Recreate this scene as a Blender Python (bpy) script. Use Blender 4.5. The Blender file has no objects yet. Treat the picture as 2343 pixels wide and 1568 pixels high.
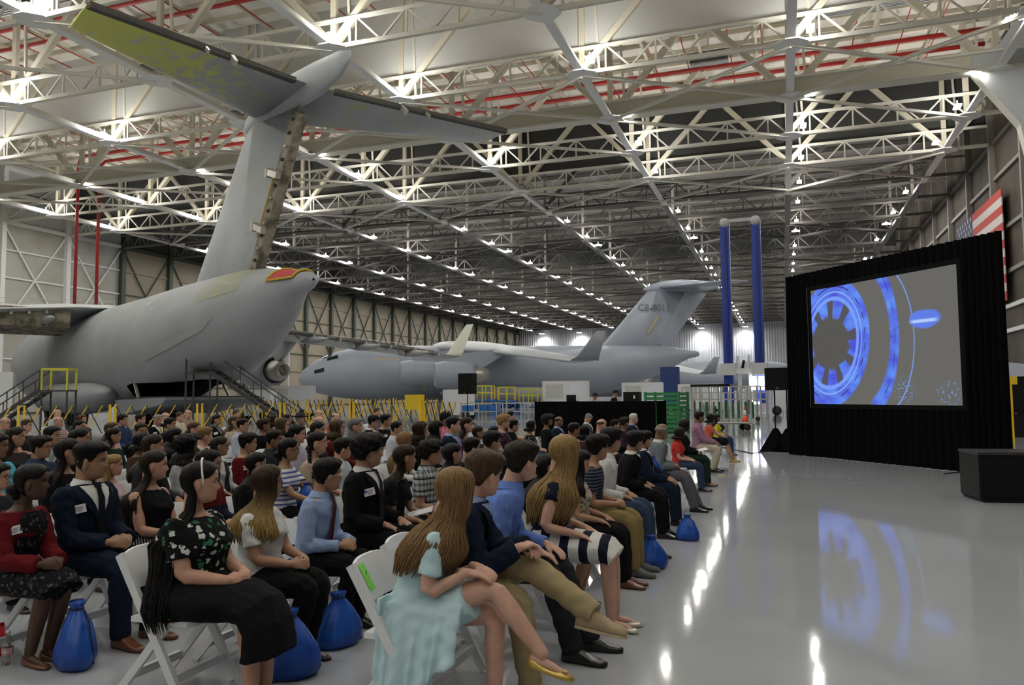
import bpy, bmesh, math, random
import numpy as np
from mathutils import Vector, Matrix, Euler
R = math.radians
random.seed(7)
rng = np.random.default_rng(7)
scn = bpy.context.scene
COL = scn.collection
# ---------------------------------------------------------------- camera, world, exposure
EYE = np.array([0.0, 0.0, 1.7])
FPX, YAW, PITCH, ROLL = 1787.0, R(19.13), R(3.84), R(0.5)
def _basis():
    right = np.array([math.cos(YAW), math.sin(YAW), 0]); fwd = np.array([-math.sin(YAW), math.cos(YAW), 0]); up = np.array([0, 0, 1.0])
    f2 = fwd*math.cos(PITCH) + up*math.sin(PITCH); u2 = up*math.cos(PITCH) - fwd*math.sin(PITCH)
    return right*math.cos(ROLL) - u2*math.sin(ROLL), u2*math.cos(ROLL) + right*math.sin(ROLL), f2
BR, BU, BF = _basis()
def ray(px, py):
    return BF + BR*((px-1171.5)/FPX) - BU*((py-784.0)/FPX)
def at_z(px, py, z=0.0):
    d = ray(px, py); t = (z-EYE[2])/d[2]; return EYE + d*t
def at_x(px, py, X):
    d = ray(px, py); return EYE + d*(X/d[0])
def at_y(px, py, Y):
    d = ray(px, py); return EYE + d*(Y/d[1])
def in_frame(P):
    d = np.asarray(P, float)-EYE; z = d@BF
    return z > 0 and 0 <= 1171.5+FPX*(d@BR)/z <= 2343 and 0 <= 784-FPX*(d@BU)/z <= 1568
cam = bpy.data.cameras.new('camera'); cam.sensor_fit = 'HORIZONTAL'; cam.sensor_width = 36.0
cam.lens = 36.0*FPX/2343.0; cam.clip_end = 2000; cam.clip_start = 0.05
camo = bpy.data.objects.new('camera', cam); COL.objects.link(camo)
camo.matrix_world = Matrix(((BR[0], BU[0], -BF[0], EYE[0]), (BR[1], BU[1], -BF[1], EYE[1]), (BR[2], BU[2], -BF[2], EYE[2]), (0, 0, 0, 1)))
scn.camera = camo
w = bpy.data.worlds.new('world'); scn.world = w; w.use_nodes = True
w.node_tree.nodes['Background'].inputs[0].default_value = (0.9, 0.93, 1.0, 1); w.node_tree.nodes['Background'].inputs[1].default_value = 0.0   # closed hangar: no sky reaches it
scn.view_settings.view_transform = 'Standard'; scn.view_settings.look = 'None'
scn.view_settings.gamma = 1.0; scn.view_settings.use_curve_mapping = False
scn.view_settings.exposure = 0.22
scn.cycles.max_bounces = 6; scn.cycles.diffuse_bounces = 3; scn.cycles.glossy_bounces = 3; scn.cycles.caustics_reflective = False; scn.cycles.caustics_refractive = False
LAMP = 170.0          # radiance of every high-bay lens
# ---------------------------------------------------------------- materials
MATS = {}
def nodes_of(name):
    m = bpy.data.materials.new(name); m.use_nodes = True
    return m, m.node_tree, m.node_tree.nodes['Principled BSDF']
def mat(name, col=(.5, .5, .5), rough=.6, metal=0.0, col2=None, scale=6.0, bump=0.0, bscale=60.0, detail=4.0, stretch=None, spec=None, coat=0.0, sheen=0.0, lo=.35, hi=.65, coords='Object'):
    """plain or two-tone noise material with optional bump"""
    if name in MATS: return MATS[name]
    m, nt, b = nodes_of(name)
    b.inputs['Base Color'].default_value = (*col, 1); b.inputs['Roughness'].default_value = rough; b.inputs['Metallic'].default_value = metal
    if spec is not None: b.inputs['Specular IOR Level'].default_value = spec
    if coat: b.inputs['Coat Weight'].default_value = coat; b.inputs['Coat Roughness'].default_value = .08
    if sheen: b.inputs['Sheen Weight'].default_value = sheen
    if col2 is not None or bump:
        tc = nt.nodes.new('ShaderNodeTexCoord'); mp = nt.nodes.new('ShaderNodeMapping')
        nt.links.new(tc.outputs[coords], mp.inputs[0])
        if stretch: mp.inputs['Scale'].default_value = stretch
    if col2 is not None:
        n = nt.nodes.new('ShaderNodeTexNoise'); n.inputs['Scale'].default_value = scale; n.inputs['Detail'].default_value = detail
        nt.links.new(mp.outputs[0], n.inputs['Vector'])
        r = nt.nodes.new('ShaderNodeValToRGB'); r.color_ramp.elements[0].position = lo; r.color_ramp.elements[1].position = hi
        r.color_ramp.elements[0].color = (*col, 1); r.color_ramp.elements[1].color = (*col2, 1)
        nt.links.new(n.outputs['Fac'], r.inputs[0]); nt.links.new(r.outputs[0], b.inputs['Base Color'])
    if bump:
        n2 = nt.nodes.new('ShaderNodeTexNoise'); n2.inputs['Scale'].default_value = bscale; n2.inputs['Detail'].default_value = 3
        nt.links.new(mp.outputs[0], n2.inputs['Vector'])
        bp = nt.nodes.new('ShaderNodeBump'); bp.inputs['Strength'].default_value = bump; bp.inputs['Distance'].default_value = .02
        nt.links.new(n2.outputs['Fac'], bp.inputs['Height']); nt.links.new(bp.outputs[0], b.inputs['Normal'])
    MATS[name] = m; return m
def emit(name, col, strength):
    if name in MATS: return MATS[name]
    m = bpy.data.materials.new(name); m.use_nodes = True; nt = m.node_tree; nt.nodes.clear()
    o = nt.nodes.new('ShaderNodeOutputMaterial'); e = nt.nodes.new('ShaderNodeEmission')
    e.inputs[0].default_value = (*col, 1); e.inputs[1].default_value = strength; nt.links.new(e.outputs[0], o.inputs[0])
    MATS[name] = m; return m
# ---------------------------------------------------------------- mesh helpers
def crs(a, b): return np.array([a[1]*b[2]-a[2]*b[1], a[2]*b[0]-a[0]*b[2], a[0]*b[1]-a[1]*b[0]])
class MB:
    """collects shapes; build() links them as ONE mesh object"""
    def __init__(s): s.v = []; s.f = []; s.n = 0
    def add(s, v, f):
        v = np.asarray(v, float); s.v.append(v); s.f += [tuple(int(i)+s.n for i in q) for q in f]; s.n += len(v); return s
    def box(s, lo, hi):
        a, b = lo, hi
        v = [(a[0], a[1], a[2]), (b[0], a[1], a[2]), (b[0], b[1], a[2]), (a[0], b[1], a[2]), (a[0], a[1], b[2]), (b[0], a[1], b[2]), (b[0], b[1], b[2]), (a[0], b[1], b[2])]
        return s.add(v, [(0, 3, 2, 1), (4, 5, 6, 7), (0, 1, 5, 4), (1, 2, 6, 5), (2, 3, 7, 6), (3, 0, 4, 7)])
    def beam(s, a, b, wd, ht=None, up=(0, 0, 1)):
        ht = ht or wd; a = np.array(a, float); b = np.array(b, float); d = b-a; L = np.linalg.norm(d); d /= L
        u = np.array(up, float); sd = np.cross(d, u)
        if np.linalg.norm(sd) < 1e-3: sd = np.cross(d, [0, 1, 0])
        sd /= np.linalg.norm(sd); u = np.cross(sd, d)
        v = [p+sd*x*wd/2+u*y*ht/2 for p in (a, b) for x, y in ((-1, -1), (1, -1), (1, 1), (-1, 1))]
        return s.add(v, [(0, 1, 2, 3), (7, 6, 5, 4), (0, 4, 5, 1), (1, 5, 6, 2), (2, 6, 7, 3), (3, 7, 4, 0)])
    def tube(s, pts, rad, n=8, caps=True):
        P = np.array(pts, float); m = len(P); rad = np.broadcast_to(np.asarray(rad, float), (m,)) if np.ndim(rad) == 0 else np.asarray(rad, float)
        T = np.gradient(P, axis=0); T /= np.linalg.norm(T, axis=1)[:, None]+1e-12
        ref = np.array([0, 0, 1.0]) if abs(T[0][2]) < .9 else np.array([1.0, 0, 0])
        V = []; a = np.linspace(0, 2*np.pi, n, endpoint=False)
        for i in range(m):
            sd = crs(T[i], ref); sd /= math.sqrt(sd@sd)+1e-12; u = crs(sd, T[i]); ref = u
            V.append(P[i]+rad[i]*(np.cos(a)[:, None]*sd+np.sin(a)[:, None]*u))
        return s.rings(V, caps)
    def rings(s, V, caps=True, closed=True):
        n = len(V[0]); m = len(V); F = []
        for i in range(m-1):
            for j in range(n if closed else n-1):
                F.append((i*n+j, i*n+(j+1) % n, (i+1)*n+(j+1) % n, (i+1)*n+j))
        if caps: F.append(tuple(range(n-1, -1, -1))); F.append(tuple((m-1)*n+j for j in range(n)))
        return s.add(np.concatenate([np.asarray(q, float) for q in V]), F)
    def lathe(s, prof, n=16, origin=(0, 0, 0), axis='z'):
        a = np.linspace(0, 2*np.pi, n, endpoint=False); V = []
        for r, h in prof:
            c = np.stack([r*np.cos(a), r*np.sin(a), np.full(n, h)], 1)
            if axis == 'x': c = c[:, [2, 0, 1]]
            if axis == 'y': c = c[:, [1, 2, 0]]
            V.append(c+np.array(origin))
        return s.rings(V)
    def ell(s, c, r, n=12, m=8, M=None):
        V = []
        for i in range(m+1):
            t = np.pi*min(max(i/m, .02), .98); a = np.linspace(0, 2*np.pi, n, endpoint=False)
            q = np.stack([np.sin(t)*np.cos(a)*r[0], np.sin(t)*np.sin(a)*r[1], np.full(n, -np.cos(t)*r[2])], 1)
            V.append((q@np.array(M).T if M is not None else q)+np.array(c))
        return s.rings(V)
    def prism(s, poly, h0, h1, axis='z', origin=(0, 0, 0)):
        n = len(poly); V = []
        for h in (h0, h1):
            for x, y in poly:
                q = {'z': (x, y, h), 'y': (x, h, y), 'x': (h, x, y)}[axis]; V.append(np.array(q)+np.array(origin))
        F = [tuple(range(n-1, -1, -1)), tuple(range(n, 2*n))]+[(i, (i+1) % n, n+(i+1) % n, n+i) for i in range(n)]
        return s.add(V, F)
    def grid(s, P, closed_u=False):
        P = np.asarray(P); a, b = P.shape[:2]; F = []
        for i in range(a-1):
            for j in range(b if closed_u else b-1):
                F.append((i*b+j, i*b+(j+1) % b, (i+1)*b+(j+1) % b, (i+1)*b+j))
        return s.add(P.reshape(-1, 3), F)
    def mesh(s, name='mesh', smooth=False):
        me = bpy.data.meshes.new(name); me.from_pydata(np.concatenate(s.v).tolist(), [], s.f); me.update()
        bm = bmesh.new(); bm.from_mesh(me); bmesh.ops.recalc_face_normals(bm, faces=bm.faces); bm.to_mesh(me); bm.free()
        if smooth: me.polygons.foreach_set('use_smooth', [True]*len(me.polygons)); me.update()
        return me
    def build(s, name, m, parent=None, smooth=False):
        return obj(name, s.mesh(name, smooth), m, parent)
def obj(name, me, m=None, parent=None):
    o = bpy.data.objects.new(name, me); COL.objects.link(o)
    if m is not None:
        if len(me.materials) == 0: me.materials.append(m)
        elif me.materials[0] != m:
            o.material_slots[0].link = 'OBJECT'; o.material_slots[0].material = m
    if parent is not None: o.parent = parent
    return o
def tag(o, label=None, cat=None, group=None, kind=None):
    if label: o['label'] = label
    if cat: o['category'] = cat
    if group: o['group'] = group
    if kind: o['kind'] = kind
    return o
def thing(name, label, cat, loc=(0, 0, 0), rz=0.0, group=None, kind=None):
    o = bpy.data.objects.new(name, None); COL.objects.link(o); o.empty_display_size = .2
    o.location = loc; o.rotation_euler = (0, 0, rz); return tag(o, label, cat, group, kind)
def copy_tree(o, parent=None):
    c = o.copy(); COL.objects.link(c)
    if parent is not None: c.parent = parent
    for ch in list(o.children): copy_tree(ch, c)
    return c
UNIT = {}
def stick(name, a, b, wd, ht, m, parent, up=(0, 0, 1)):
    """a straight member as its own object; all share one cube mesh per material"""
    if m.name not in UNIT: UNIT[m.name] = MB().box((-.5, -.5, -.5), (.5, .5, .5)).mesh('bar_'+m.name); UNIT[m.name].materials.append(m)
    a = Vector(a); b = Vector(b); d = b-a; L = d.length; d.normalize(); u = Vector(up); s = d.cross(u)
    if s.length < 1e-3: s = d.cross(Vector((0, 1, 0)))
    s.normalize(); u = s.cross(d)
    o = bpy.data.objects.new(name, UNIT[m.name]); COL.objects.link(o)
    M = Matrix.Translation((a+b)/2) @ Matrix(((d.x, s.x, u.x, 0), (d.y, s.y, u.y, 0), (d.z, s.z, u.z, 0), (0, 0, 0, 1))) @ Matrix.Diagonal((L, wd, ht, 1))
    if parent is not None: o.parent = parent
    o.matrix_local = M
    return o
def smoothstep(x, a, b):
    t = np.clip((x-a)/(b-a), 0, 1); return t*t*(3-2*t)
def struct(o): o['kind'] = 'structure'; return o
# ================================================================ the hangar
XB = [13.4, 1.0, -11.5, -24.3, -37.2, -49.8, -62.8, -75.8]
YG = 55.7; PY = 8.6
YB = [YG+PY*j for j in range(-4, 23)]
XW, XR, YF, YN = -84.0, 17.0, 250.0, -25.0
ZC, ZT, ZD = 22.0, 23.6, 29.5
M_WHITE = mat('white_steel', (.80, .78, .70), .55, col2=(.72, .69, .58), scale=.35)
M_BRIGHT = mat('bright_white_steel', (.86, .86, .84), .5)
M_CREAM = mat('cream_steel', (.72, .68, .55), .6, col2=(.62, .57, .44), scale=.5)
M_DARKST = mat('unpainted_steel', (.13, .118, .105), .6, col2=(.23, .21, .19), scale=.4)
M_DECK = mat('white_deck', (.86, .83, .75), .7, col2=(.76, .71, .62), scale=.3)
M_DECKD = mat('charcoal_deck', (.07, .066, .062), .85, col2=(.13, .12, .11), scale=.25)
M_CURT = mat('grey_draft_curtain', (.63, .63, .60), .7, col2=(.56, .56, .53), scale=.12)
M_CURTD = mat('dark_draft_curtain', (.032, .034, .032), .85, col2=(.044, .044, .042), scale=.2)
M_RED = mat('sprinkler_red', (.42, .03, .025), .4)
M_WPANEL = mat('translucent_door_panel', (.50, .50, .46), .5, col2=(.40, .38, .31), scale=.3, detail=6)
M_WPANEL2 = mat('grey_wall_sheet', (.56, .58, .57), .6, col2=(.46, .48, .47), scale=.4)
M_TAN = mat('tan_door_panel', (.40, .34, .26), .7, col2=(.33, .29, .22), scale=.3)
M_GREEN = mat('olive_steel', (.055, .07, .05), .5)
M_FARW = mat('grey_corrugated_wall', (.42, .43, .45), .6, col2=(.36, .37, .40), scale=.15)
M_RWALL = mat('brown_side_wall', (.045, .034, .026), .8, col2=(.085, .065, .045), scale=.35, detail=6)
M_LENS = emit('led_lens', (1.0, .985, .93), LAMP)
M_HOUS = mat('lamp_housing', (.75, .75, .75), .4)

def floor_material():
    m, nt, b = nodes_of('polished_grey_floor'); N = nt.nodes.new; L = nt.links.new
    tc = N('ShaderNodeTexCoord')
    n1 = N('ShaderNodeTexNoise'); n1.inputs['Scale'].default_value = .45; n1.inputs['Detail'].default_value = 5; L(tc.outputs['Object'], n1.inputs['Vector'])
    r1 = N('ShaderNodeValToRGB'); r1.color_ramp.elements[0].position = .3; r1.color_ramp.elements[1].position = .7
    r1.color_ramp.elements[0].color = (.345, .36, .385, 1); r1.color_ramp.elements[1].color = (.395, .41, .435, 1)
    L(n1.outputs['Fac'], r1.inputs[0]); L(r1.outputs[0], b.inputs['Base Color'])
    n2 = N('ShaderNodeTexNoise'); n2.inputs['Scale'].default_value = 1.3; n2.inputs['Detail'].default_value = 4; L(tc.outputs['Object'], n2.inputs['Vector'])
    r2 = N('ShaderNodeMapRange'); r2.inputs['To Min'].default_value = .04; r2.inputs['To Max'].default_value = .075
    L(n2.outputs['Fac'], r2.inputs['Value']); L(r2.outputs[0], b.inputs['Roughness'])
    n3 = N('ShaderNodeTexNoise'); n3.inputs['Scale'].default_value = 2.2; n3.inputs['Detail'].default_value = 3; L(tc.outputs['Object'], n3.inputs['Vector'])
    bp = N('ShaderNodeBump'); bp.inputs['Strength'].default_value = .05; bp.inputs['Distance'].default_value = .02
    L(n3.outputs['Fac'], bp.inputs['Height']); L(bp.outputs[0], b.inputs['Normal'])
    b.inputs['Specular IOR Level'].default_value = .26
    return m
struct(MB().box((XW-1, YN, -.3), (XR+1, YF+1, 0)).build('floor', floor_material()))
# ---- roof deck, white over this bay and charcoal beyond the dark curtain
ceil = thing('ceiling', None, None, kind='structure')
MB().box((XW-1, YN, ZD), (XR+1, 73.6, ZD+.3)).build('deck', M_DECK, ceil)
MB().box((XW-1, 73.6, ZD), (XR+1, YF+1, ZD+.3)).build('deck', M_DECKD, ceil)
for j in range(46):                                   # purlins under the deck
    y = 24+j*2.15
    if y < 73: stick('purlin', (XW, y, ZD-.18), (XR, y, ZD-.18), .16, .36, M_CREAM, ceil)
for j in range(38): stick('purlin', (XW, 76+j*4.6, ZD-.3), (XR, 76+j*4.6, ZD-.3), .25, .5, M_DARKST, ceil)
for k in range(0, 24): stick('rafter', (XW+2+k*4.25, 26, ZD-.45), (XW+2+k*4.25, 73, ZD-.45), .2, .25, M_CREAM, ceil)
# ---- draft curtains
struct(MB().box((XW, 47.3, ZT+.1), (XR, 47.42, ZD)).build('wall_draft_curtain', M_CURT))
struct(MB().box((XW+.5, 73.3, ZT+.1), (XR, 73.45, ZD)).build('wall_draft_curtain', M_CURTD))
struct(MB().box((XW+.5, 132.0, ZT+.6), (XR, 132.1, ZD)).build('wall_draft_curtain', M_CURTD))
# ---- cross trusses
def truss(y, m, singles):
    t = thing('roof_truss', None, None, kind='structure')
    stick('bottom_chord', (XW, y, ZC), (XR, y, ZC), .26, .26, m, t)
    stick('top_chord', (XW, y, ZT), (XR, y, ZT), .2, .2, m, t)
    joined = MB(); n = 8
    xs = XB+[XW-4.6]
    for k in range(len(xs)-1):
        x1, x0 = xs[k], max(xs[k+1], XW)
        P = np.linspace(x0, x1, n+1)
        for i in range(n):
            a, b = P[i], P[i+1]
            w = [((a, y, ZC), (b, y, ZT))] if i % 2 == 0 else [((a, y, ZT), (b, y, ZC))]
            if i % 2: w.append(((a, y, ZC), (a, y, ZT)))
            for p, q in w:
                if singles: stick('web_member', p, q, .11, .11, m, t)
                else: joined.beam(p, q, .12)
    if not singles:
        o = joined.build('web_member', m, t); o['kind'] = 'stuff'
    return t
for y in YB:
    if abs(y-YG) < .1: continue
    if y < 21 or y > 235: continue
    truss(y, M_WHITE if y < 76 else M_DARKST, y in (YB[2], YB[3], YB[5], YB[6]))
# box girder at YG with its own knee and column at the side wall
g = thing('roof_girder', None, None, kind='structure')
stick('girder_web', (XW, YG, ZC+.55), (XR, YG, ZC+.55), .5, 1.0, M_CREAM, g)
stick('girder_flange', (XW, YG, ZC), (XR, YG, ZC), 1.0, .14, M_WHITE, g)
stick('girder_flange', (XW, YG, ZC+1.1), (XR, YG, ZC+1.1), 1.0, .14, M_WHITE, g)
M_KNEE = mat('pale_grey_steel', (.60, .61, .62), .5)
for yy in (YG,):
    k = thing('portal_column', None, None, kind='structure')
    MB().prism([(11.9, ZC+.05), (14.4, 18.2), (15.9, 10.0), (15.9, 0), (17.0, 0), (17.0, 25.6), (14.9, 25.6), (13.4, 23.4), (11.9, 23.1)], yy-.3, yy+.3, 'y').build('knee_plate', M_KNEE if yy < 60 else M_DARKST, k)
    stick('knee_flange', (11.9, yy, ZC), (14.4, yy, 18.2), .8, .08, M_WHITE if yy < 60 else M_DARKST, k, up=(1, 0, .4))
    stick('knee_flange', (14.4, yy, 18.2), (15.9, yy, 10.0), .8, .08, M_WHITE if yy < 60 else M_DARKST, k, up=(1, 0, .2))
# ---- longitudinal beams with posts, main diagonals and gusset plates
for k, x in enumerate(XB):
    t = thing('roof_beam', None, None, kind='structure')
    stick('beam_flange', (x, 18, ZC-.02), (x, 84, ZC-.02), .52, .12, M_BRIGHT, t)
    stick('beam_web', (x, 18, ZC+.2), (x, 84, ZC+.2), .2, .34, M_WHITE, t)
    stick('beam_flange', (x, 84, ZC-.02), (x, 249, ZC-.02), .6, .3, mat('grey_beam_steel', (.25, .24, .23), .6), t)  # far stretch of the beam in one even grey
    for j, y in enumerate(YB):
        if y < 20 or y > 170: continue
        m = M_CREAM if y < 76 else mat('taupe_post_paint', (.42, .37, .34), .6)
        if y > 76 and (j+k) % 2: continue
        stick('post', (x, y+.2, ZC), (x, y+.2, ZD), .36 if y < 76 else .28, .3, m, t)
        if y < 76: stick('post', (x+1.1, y+.2, ZC), (x+.75, y+.2, ZD), .16, .16, M_WHITE, t)
        if y < 90:
            stick('main_diagonal', (x, y+.15, ZC+.2), (x+(6.3 if j % 2 else -6.3), y+.15, ZD-.4), .4, .4, M_CREAM if y < 76 else M_DARKST, t)
            if j % 2 == 0 and y < 76: stick('main_diagonal', (x, y+.15, ZC+.2), (x+6.3, y+.15, ZD-.4), .4, .4, M_CREAM, t)
        if y < 76:
            g4 = MB().prism([(-.95, -.35), (-.35, -.95), (.35, -.95), (.95, -.35), (.95, .35), (.35, .95), (-.35, .95), (-.95, .35)], -.05, .05)
            if 'gusset' not in UNIT: UNIT['gusset'] = g4.mesh('gusset')
            o = obj('gusset_plate', UNIT['gusset'], M_BRIGHT, t); o.location = (x, y, ZC-.1)
# ---- horizontal bracing in the chord plane
def brace(y0, y1, m, both=True, w_=.2):
    t = thing('roof_bracing', None, None, kind='structure')
    for k in range(len(XB)-1):
        a, b = XB[k+1], XB[k]
        stick('brace', (a, y0, ZC-.12), (b, y1, ZC-.12), w_, w_, m, t)
        if both: stick('brace', (a, y1, ZC-.2), (b, y0, ZC-.2), w_, w_, m, t)
brace(YB[3], YB[4], M_WHITE); brace(YB[6], YB[7], M_WHITE); brace(YB[1], YB[2], M_WHITE, False); brace(YB[4], YB[5], M_WHITE, False)
for j in (9, 12, 15, 18): brace(YB[j], YB[j+1], M_DARKST, True, .24)
# ---- sprinkler mains, branches and the two risers
def pipe(pts, r, label):
    o = MB().tube(pts, r, 10).build('sprinkler_pipe', M_RED, None, True); return tag(o, label, 'pipe')
pipe([(15, 63.5, 28.0), (-71.0, 63.5, 28.0), (-71.6, 63.5, 27.6), (-71.8, 63.5, 27.0), (-71.8, 63.5, 11.0)], .17, 'long red sprinkler main with elbow and riser beside white door framing')
pipe([(15, 65.5, 27.7), (-69.6, 65.0, 27.7), (-70.2, 65.0, 27.3), (-70.4, 65.0, 26.7), (-70.4, 65.0, 11.0)], .17, 'lower red sprinkler main with elbow, second riser beside white door framing')
pipe([(15, 42.0, 28.2), (-80, 42.0, 28.2)], .15, 'red sprinkler main crossing in front of the grey draft curtain')
pipe([(15, 39.7, 28.2), (-80, 39.7, 28.2)], .15, 'red sprinkler main above the raised tailplane tip')
for i in range(27):
    x = XB[i//4]-(1.8, 4.2, 7.6, 10.2)[i % 4]
    o = MB().tube([(x, 30, 28.6), (x, 46.8, 28.6)], .045, 6).build('sprinkler_branch', M_RED); tag(o, 'thin red sprinkler branch pipe in front of the grey draft curtain', 'pipe', 'sprinkler branches before the curtain')
    o = MB().tube([(x, 48, 28.5), (x, 72.8, 28.5)], .045, 6).build('sprinkler_branch', M_RED); tag(o, 'thin red sprinkler branch pipe between grey and dark draft curtains', 'pipe', 'sprinkler branches between the curtains')
# ---- LED high-bay lights along every beam
lens_me = MB().box((-.46, -.2, -.1), (.46, .2, -.0)).mesh('lens'); hous_me = MB().box((-.2, -.05, 0), (.2, .05, .14)).box((-.03, -.03, .14), (.03, .03, .42)).mesh('housing')
lens_me.materials.append(M_LENS); hous_me.materials.append(M_HOUS)
M_LENS_OFF = mat('unlit_lens', (.14, .14, .145), .3)
def hibay(x, y, z, rz, label, group, lit=True):
    """a high-bay fitting; the rows run on past the frame, and the fittings out there are named _offscreen"""
    off = '' if in_frame((x, y, z)) else '_offscreen'
    t = thing('ceiling_light'+off, label, 'light', (x, y, z), rz, group)
    obj('lens'+off, lens_me, M_LENS if lit else M_LENS_OFF, t); obj('housing', hous_me, M_HOUS, t)
# fittings that the photograph shows dark (beam index, place along it)
DARK = {(0, 6), (2, 1), (2, 6), (3, 3), (3, 5), (3, 6), (4, 1), (4, 2), (4, 6), (5, 6), (6, 6), (7, 6)}
LY = [28.9, 36.8, 45.1, 55.4, 61.9, 70.4, 78.7, 87.0, 96.6, 103.0, 113.3, 120.5, 129, 137, 146, 154, 163, 172, 181, 189, 198, 207, 216, 225, 234]
LROW = ['beam row beside the flag wall', 'beam row above the screen', 'first beam row beyond the screen row', 'second beam row beyond the screen row', 'beam row crossing the tailplane', 'second beam row past the tailplane', 'third beam row past the tailplane', 'beam row along the door wall']
for k, x in enumerate(XB):
    for j, y in enumerate(LY):
        if k == 0 and j == 11: continue
        near = y < 76
        if k == 0 and y < 50: continue
        if k == 5 and j in (0,): continue
        rz = R(90) if j not in (3, 9, 20) else 0
        hibay(x+(1.0 if k else -1.1), y+(.3 if k % 2 else 0), ZC-.02, rz, 'white LED light under the white roof steel, '+LROW[k] if near else 'white LED light under the dark far roof, '+LROW[k], ('LED lights under the white roof, ' if near else 'LED lights under the dark far roof, ')+LROW[k]) if (k, j) not in DARK else hibay(x+(1.0 if k else -1.1), y+(.3 if k % 2 else 0), ZC-.02, rz, 'unlit LED fitting on a roof beam, '+LROW[k], 'unlit LED fittings, '+LROW[k], False)
_p = at_z(2322, 40, ZC-.02); hibay(_p[0], _p[1], ZC-.02, 0, 'white LED light beside the grey portal knee under white roof steel', 'LED lights under the white roof, '+LROW[0])
for x in XB[:6]:
    for y in (-18, -6, 6, 18):
        hibay(x+.9, y, ZC-.42, R(90), 'white LED high-bay light above the seated audience', 'LED lights above the audience')
# ---- side wall with sliding doors
wl = thing('wall_left', None, None, kind='structure')
MB().box((XW-.6, YN, 0), (XW-.4, YF, ZD)).build('backing', mat('wall_backing', (.30, .29, .26), .7), wl)
ys = [YG+PY*j for j in range(-3, 24)]
for i in range(len(ys)-1):
    y0, y1 = ys[i], ys[i+1]
    if y0 > YF-2: break
    white = y0 < 81
    y1 = min(y1, YF)
    for r in range(7):
        z0 = .1+r*3.13
        o = MB().box((XW-.3, y0+.1, z0+.06), (XW-.12, y1-.1, z0+3.07)).build('panel', (M_WPANEL if r > 2 or not i % 2 else M_WPANEL2) if white else M_TAN, wl)
    for r in range(2):
        z0 = 22.4+r*3.5
        MB().box((XW-.3, y0+.1, z0+.06), (XW-.12, y1-.1, z0+3.4)).build('panel', M_WPANEL2 if white else M_CURTD, wl)
    mc = M_BRIGHT if white else M_GREEN
    stick('column', (XW+.2, y0, 0), (XW+.2, y0, ZD if white else 22.2), .55 if white else .7, .6, mc, wl, up=(1, 0, 0))
    for z in (3.2, 6.35, 9.5, 12.6, 15.7, 18.9, 22.1)+((25.5, 28.4) if white else ()):
        big = z > 21
        stick('girt', (XW, y0, z), (XW, y1, z), .18 if not big else .4, .18 if not big else .45, mc if (white or big or int(z) % 2) else M_TAN, wl)
    stick('cross_brace', (XW+.1, y0, 9.5), (XW+.1, y1, 22), .16, .16, mc, wl)
    stick('cross_brace', (XW+.1, y1, 9.5), (XW+.1, y0, 22), .16, .16, mc, wl)
    if white: stick('cross_brace', (XW+.1, y0, 22), (XW+.1, y1, 29), .16, .16, mc, wl)
# ---- end wall: corrugated sheet, with wall-washing lamps at its head
n = 260; xx = np.linspace(XW-.5, XR+.5, n*2)
yy = YF+np.where(np.arange(n*2)//2 % 2, 0, .18)
P = np.stack([np.stack([xx, yy, np.full_like(xx, z)], 1) for z in (0, 23.4)])
wf = thing('wall_far', None, None, kind='structure'); MB().grid(P).build('corrugated_sheet', M_FARW, wf)
MB().box((XW, YF-.3, 23.4), (XR, YF, ZD)).build('upper_sheet', M_DECKD, wf)
for px, py in ((1240, 757), (1325, 753), (1605, 748), (1705, 745)):
    P = at_y(px, py, YF-3.2)
    t = thing('wall_lamp', 'bright lamp washing the corrugated end wall', 'light', (P[0], P[1], 21.8), 0, 'wall washing lamps on the end wall')
    MB().box((-.8, -.3, 0), (.8, .3, .3)).build('housing', M_HOUS, t)
    MB().box((-.7, -.25, -.06), (.7, .25, 0)).build('lens', M_LENS, t)
    l = bpy.data.lights.new('wall_spot', 'SPOT'); l.energy = 7000; l.spot_size = R(110); l.spot_blend = .9; l.shadow_soft_size = .4
    lo = bpy.data.objects.new('lamp_light', l); COL.objects.link(lo); lo.parent = t; lo.location = (0, 0, -.2); lo.rotation_euler = (R(28), 0, 0)
# ---- other walls
wr = thing('wall_right', None, None, kind='structure')
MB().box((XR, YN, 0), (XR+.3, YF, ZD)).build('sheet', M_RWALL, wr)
for z in (3.0, 6.4, 8.3, 11.0, 14.5, 19.0, 22.0): stick('girt', (XR-.12, 20, z), (XR-.12, YF, z), .22, .3, M_KNEE if z < 9 else M_DARKST, wr)
for y in ys: stick('column', (XR-.2, y, 0), (XR-.2, y, ZD), .4, .5, M_DARKST if y > 60 else M_KNEE, wr, up=(1, 0, 0))
struct(MB().box((XW, YN-.3, 0), (XR, YN, ZD)).build('wall_near', mat('near_wall', (.55, .54, .5), .7)))
# ---- flag on the side wall
def star_poly(r): return [(math.cos(R(90+36*i))*(r if i % 2 == 0 else r*.4), math.sin(R(90+36*i))*(r if i % 2 == 0 else r*.4)) for i in range(10)]
P = at_x(2291, 430, XR-.52); fh = 8.8; fl = 16.4; fy, fz = P[1], P[2]
fg = thing('national_flag', 'huge red and white striped flag with starred blue canton on the side wall', 'flag', (XR-.52, fy, fz-fh), 0)
FRED = mat('flag_red', (.50, .06, .05), .8); FWH = mat('flag_white', (.62, .58, .56), .8); FBL = mat('flag_blue', (.035, .045, .12), .8)
for i in range(13):
    z1 = fh-i*fh/13; z0 = z1-fh/13
    MB().box((-.04, 0, z0), (.04, fl if i > 6 else fl*.6, z1)).build('stripe', FRED if i % 2 == 0 else FWH, fg)
MB().box((-.05, fl*.6, fh*6/13), (.05, fl, fh)).build('canton', FBL, fg)
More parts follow.
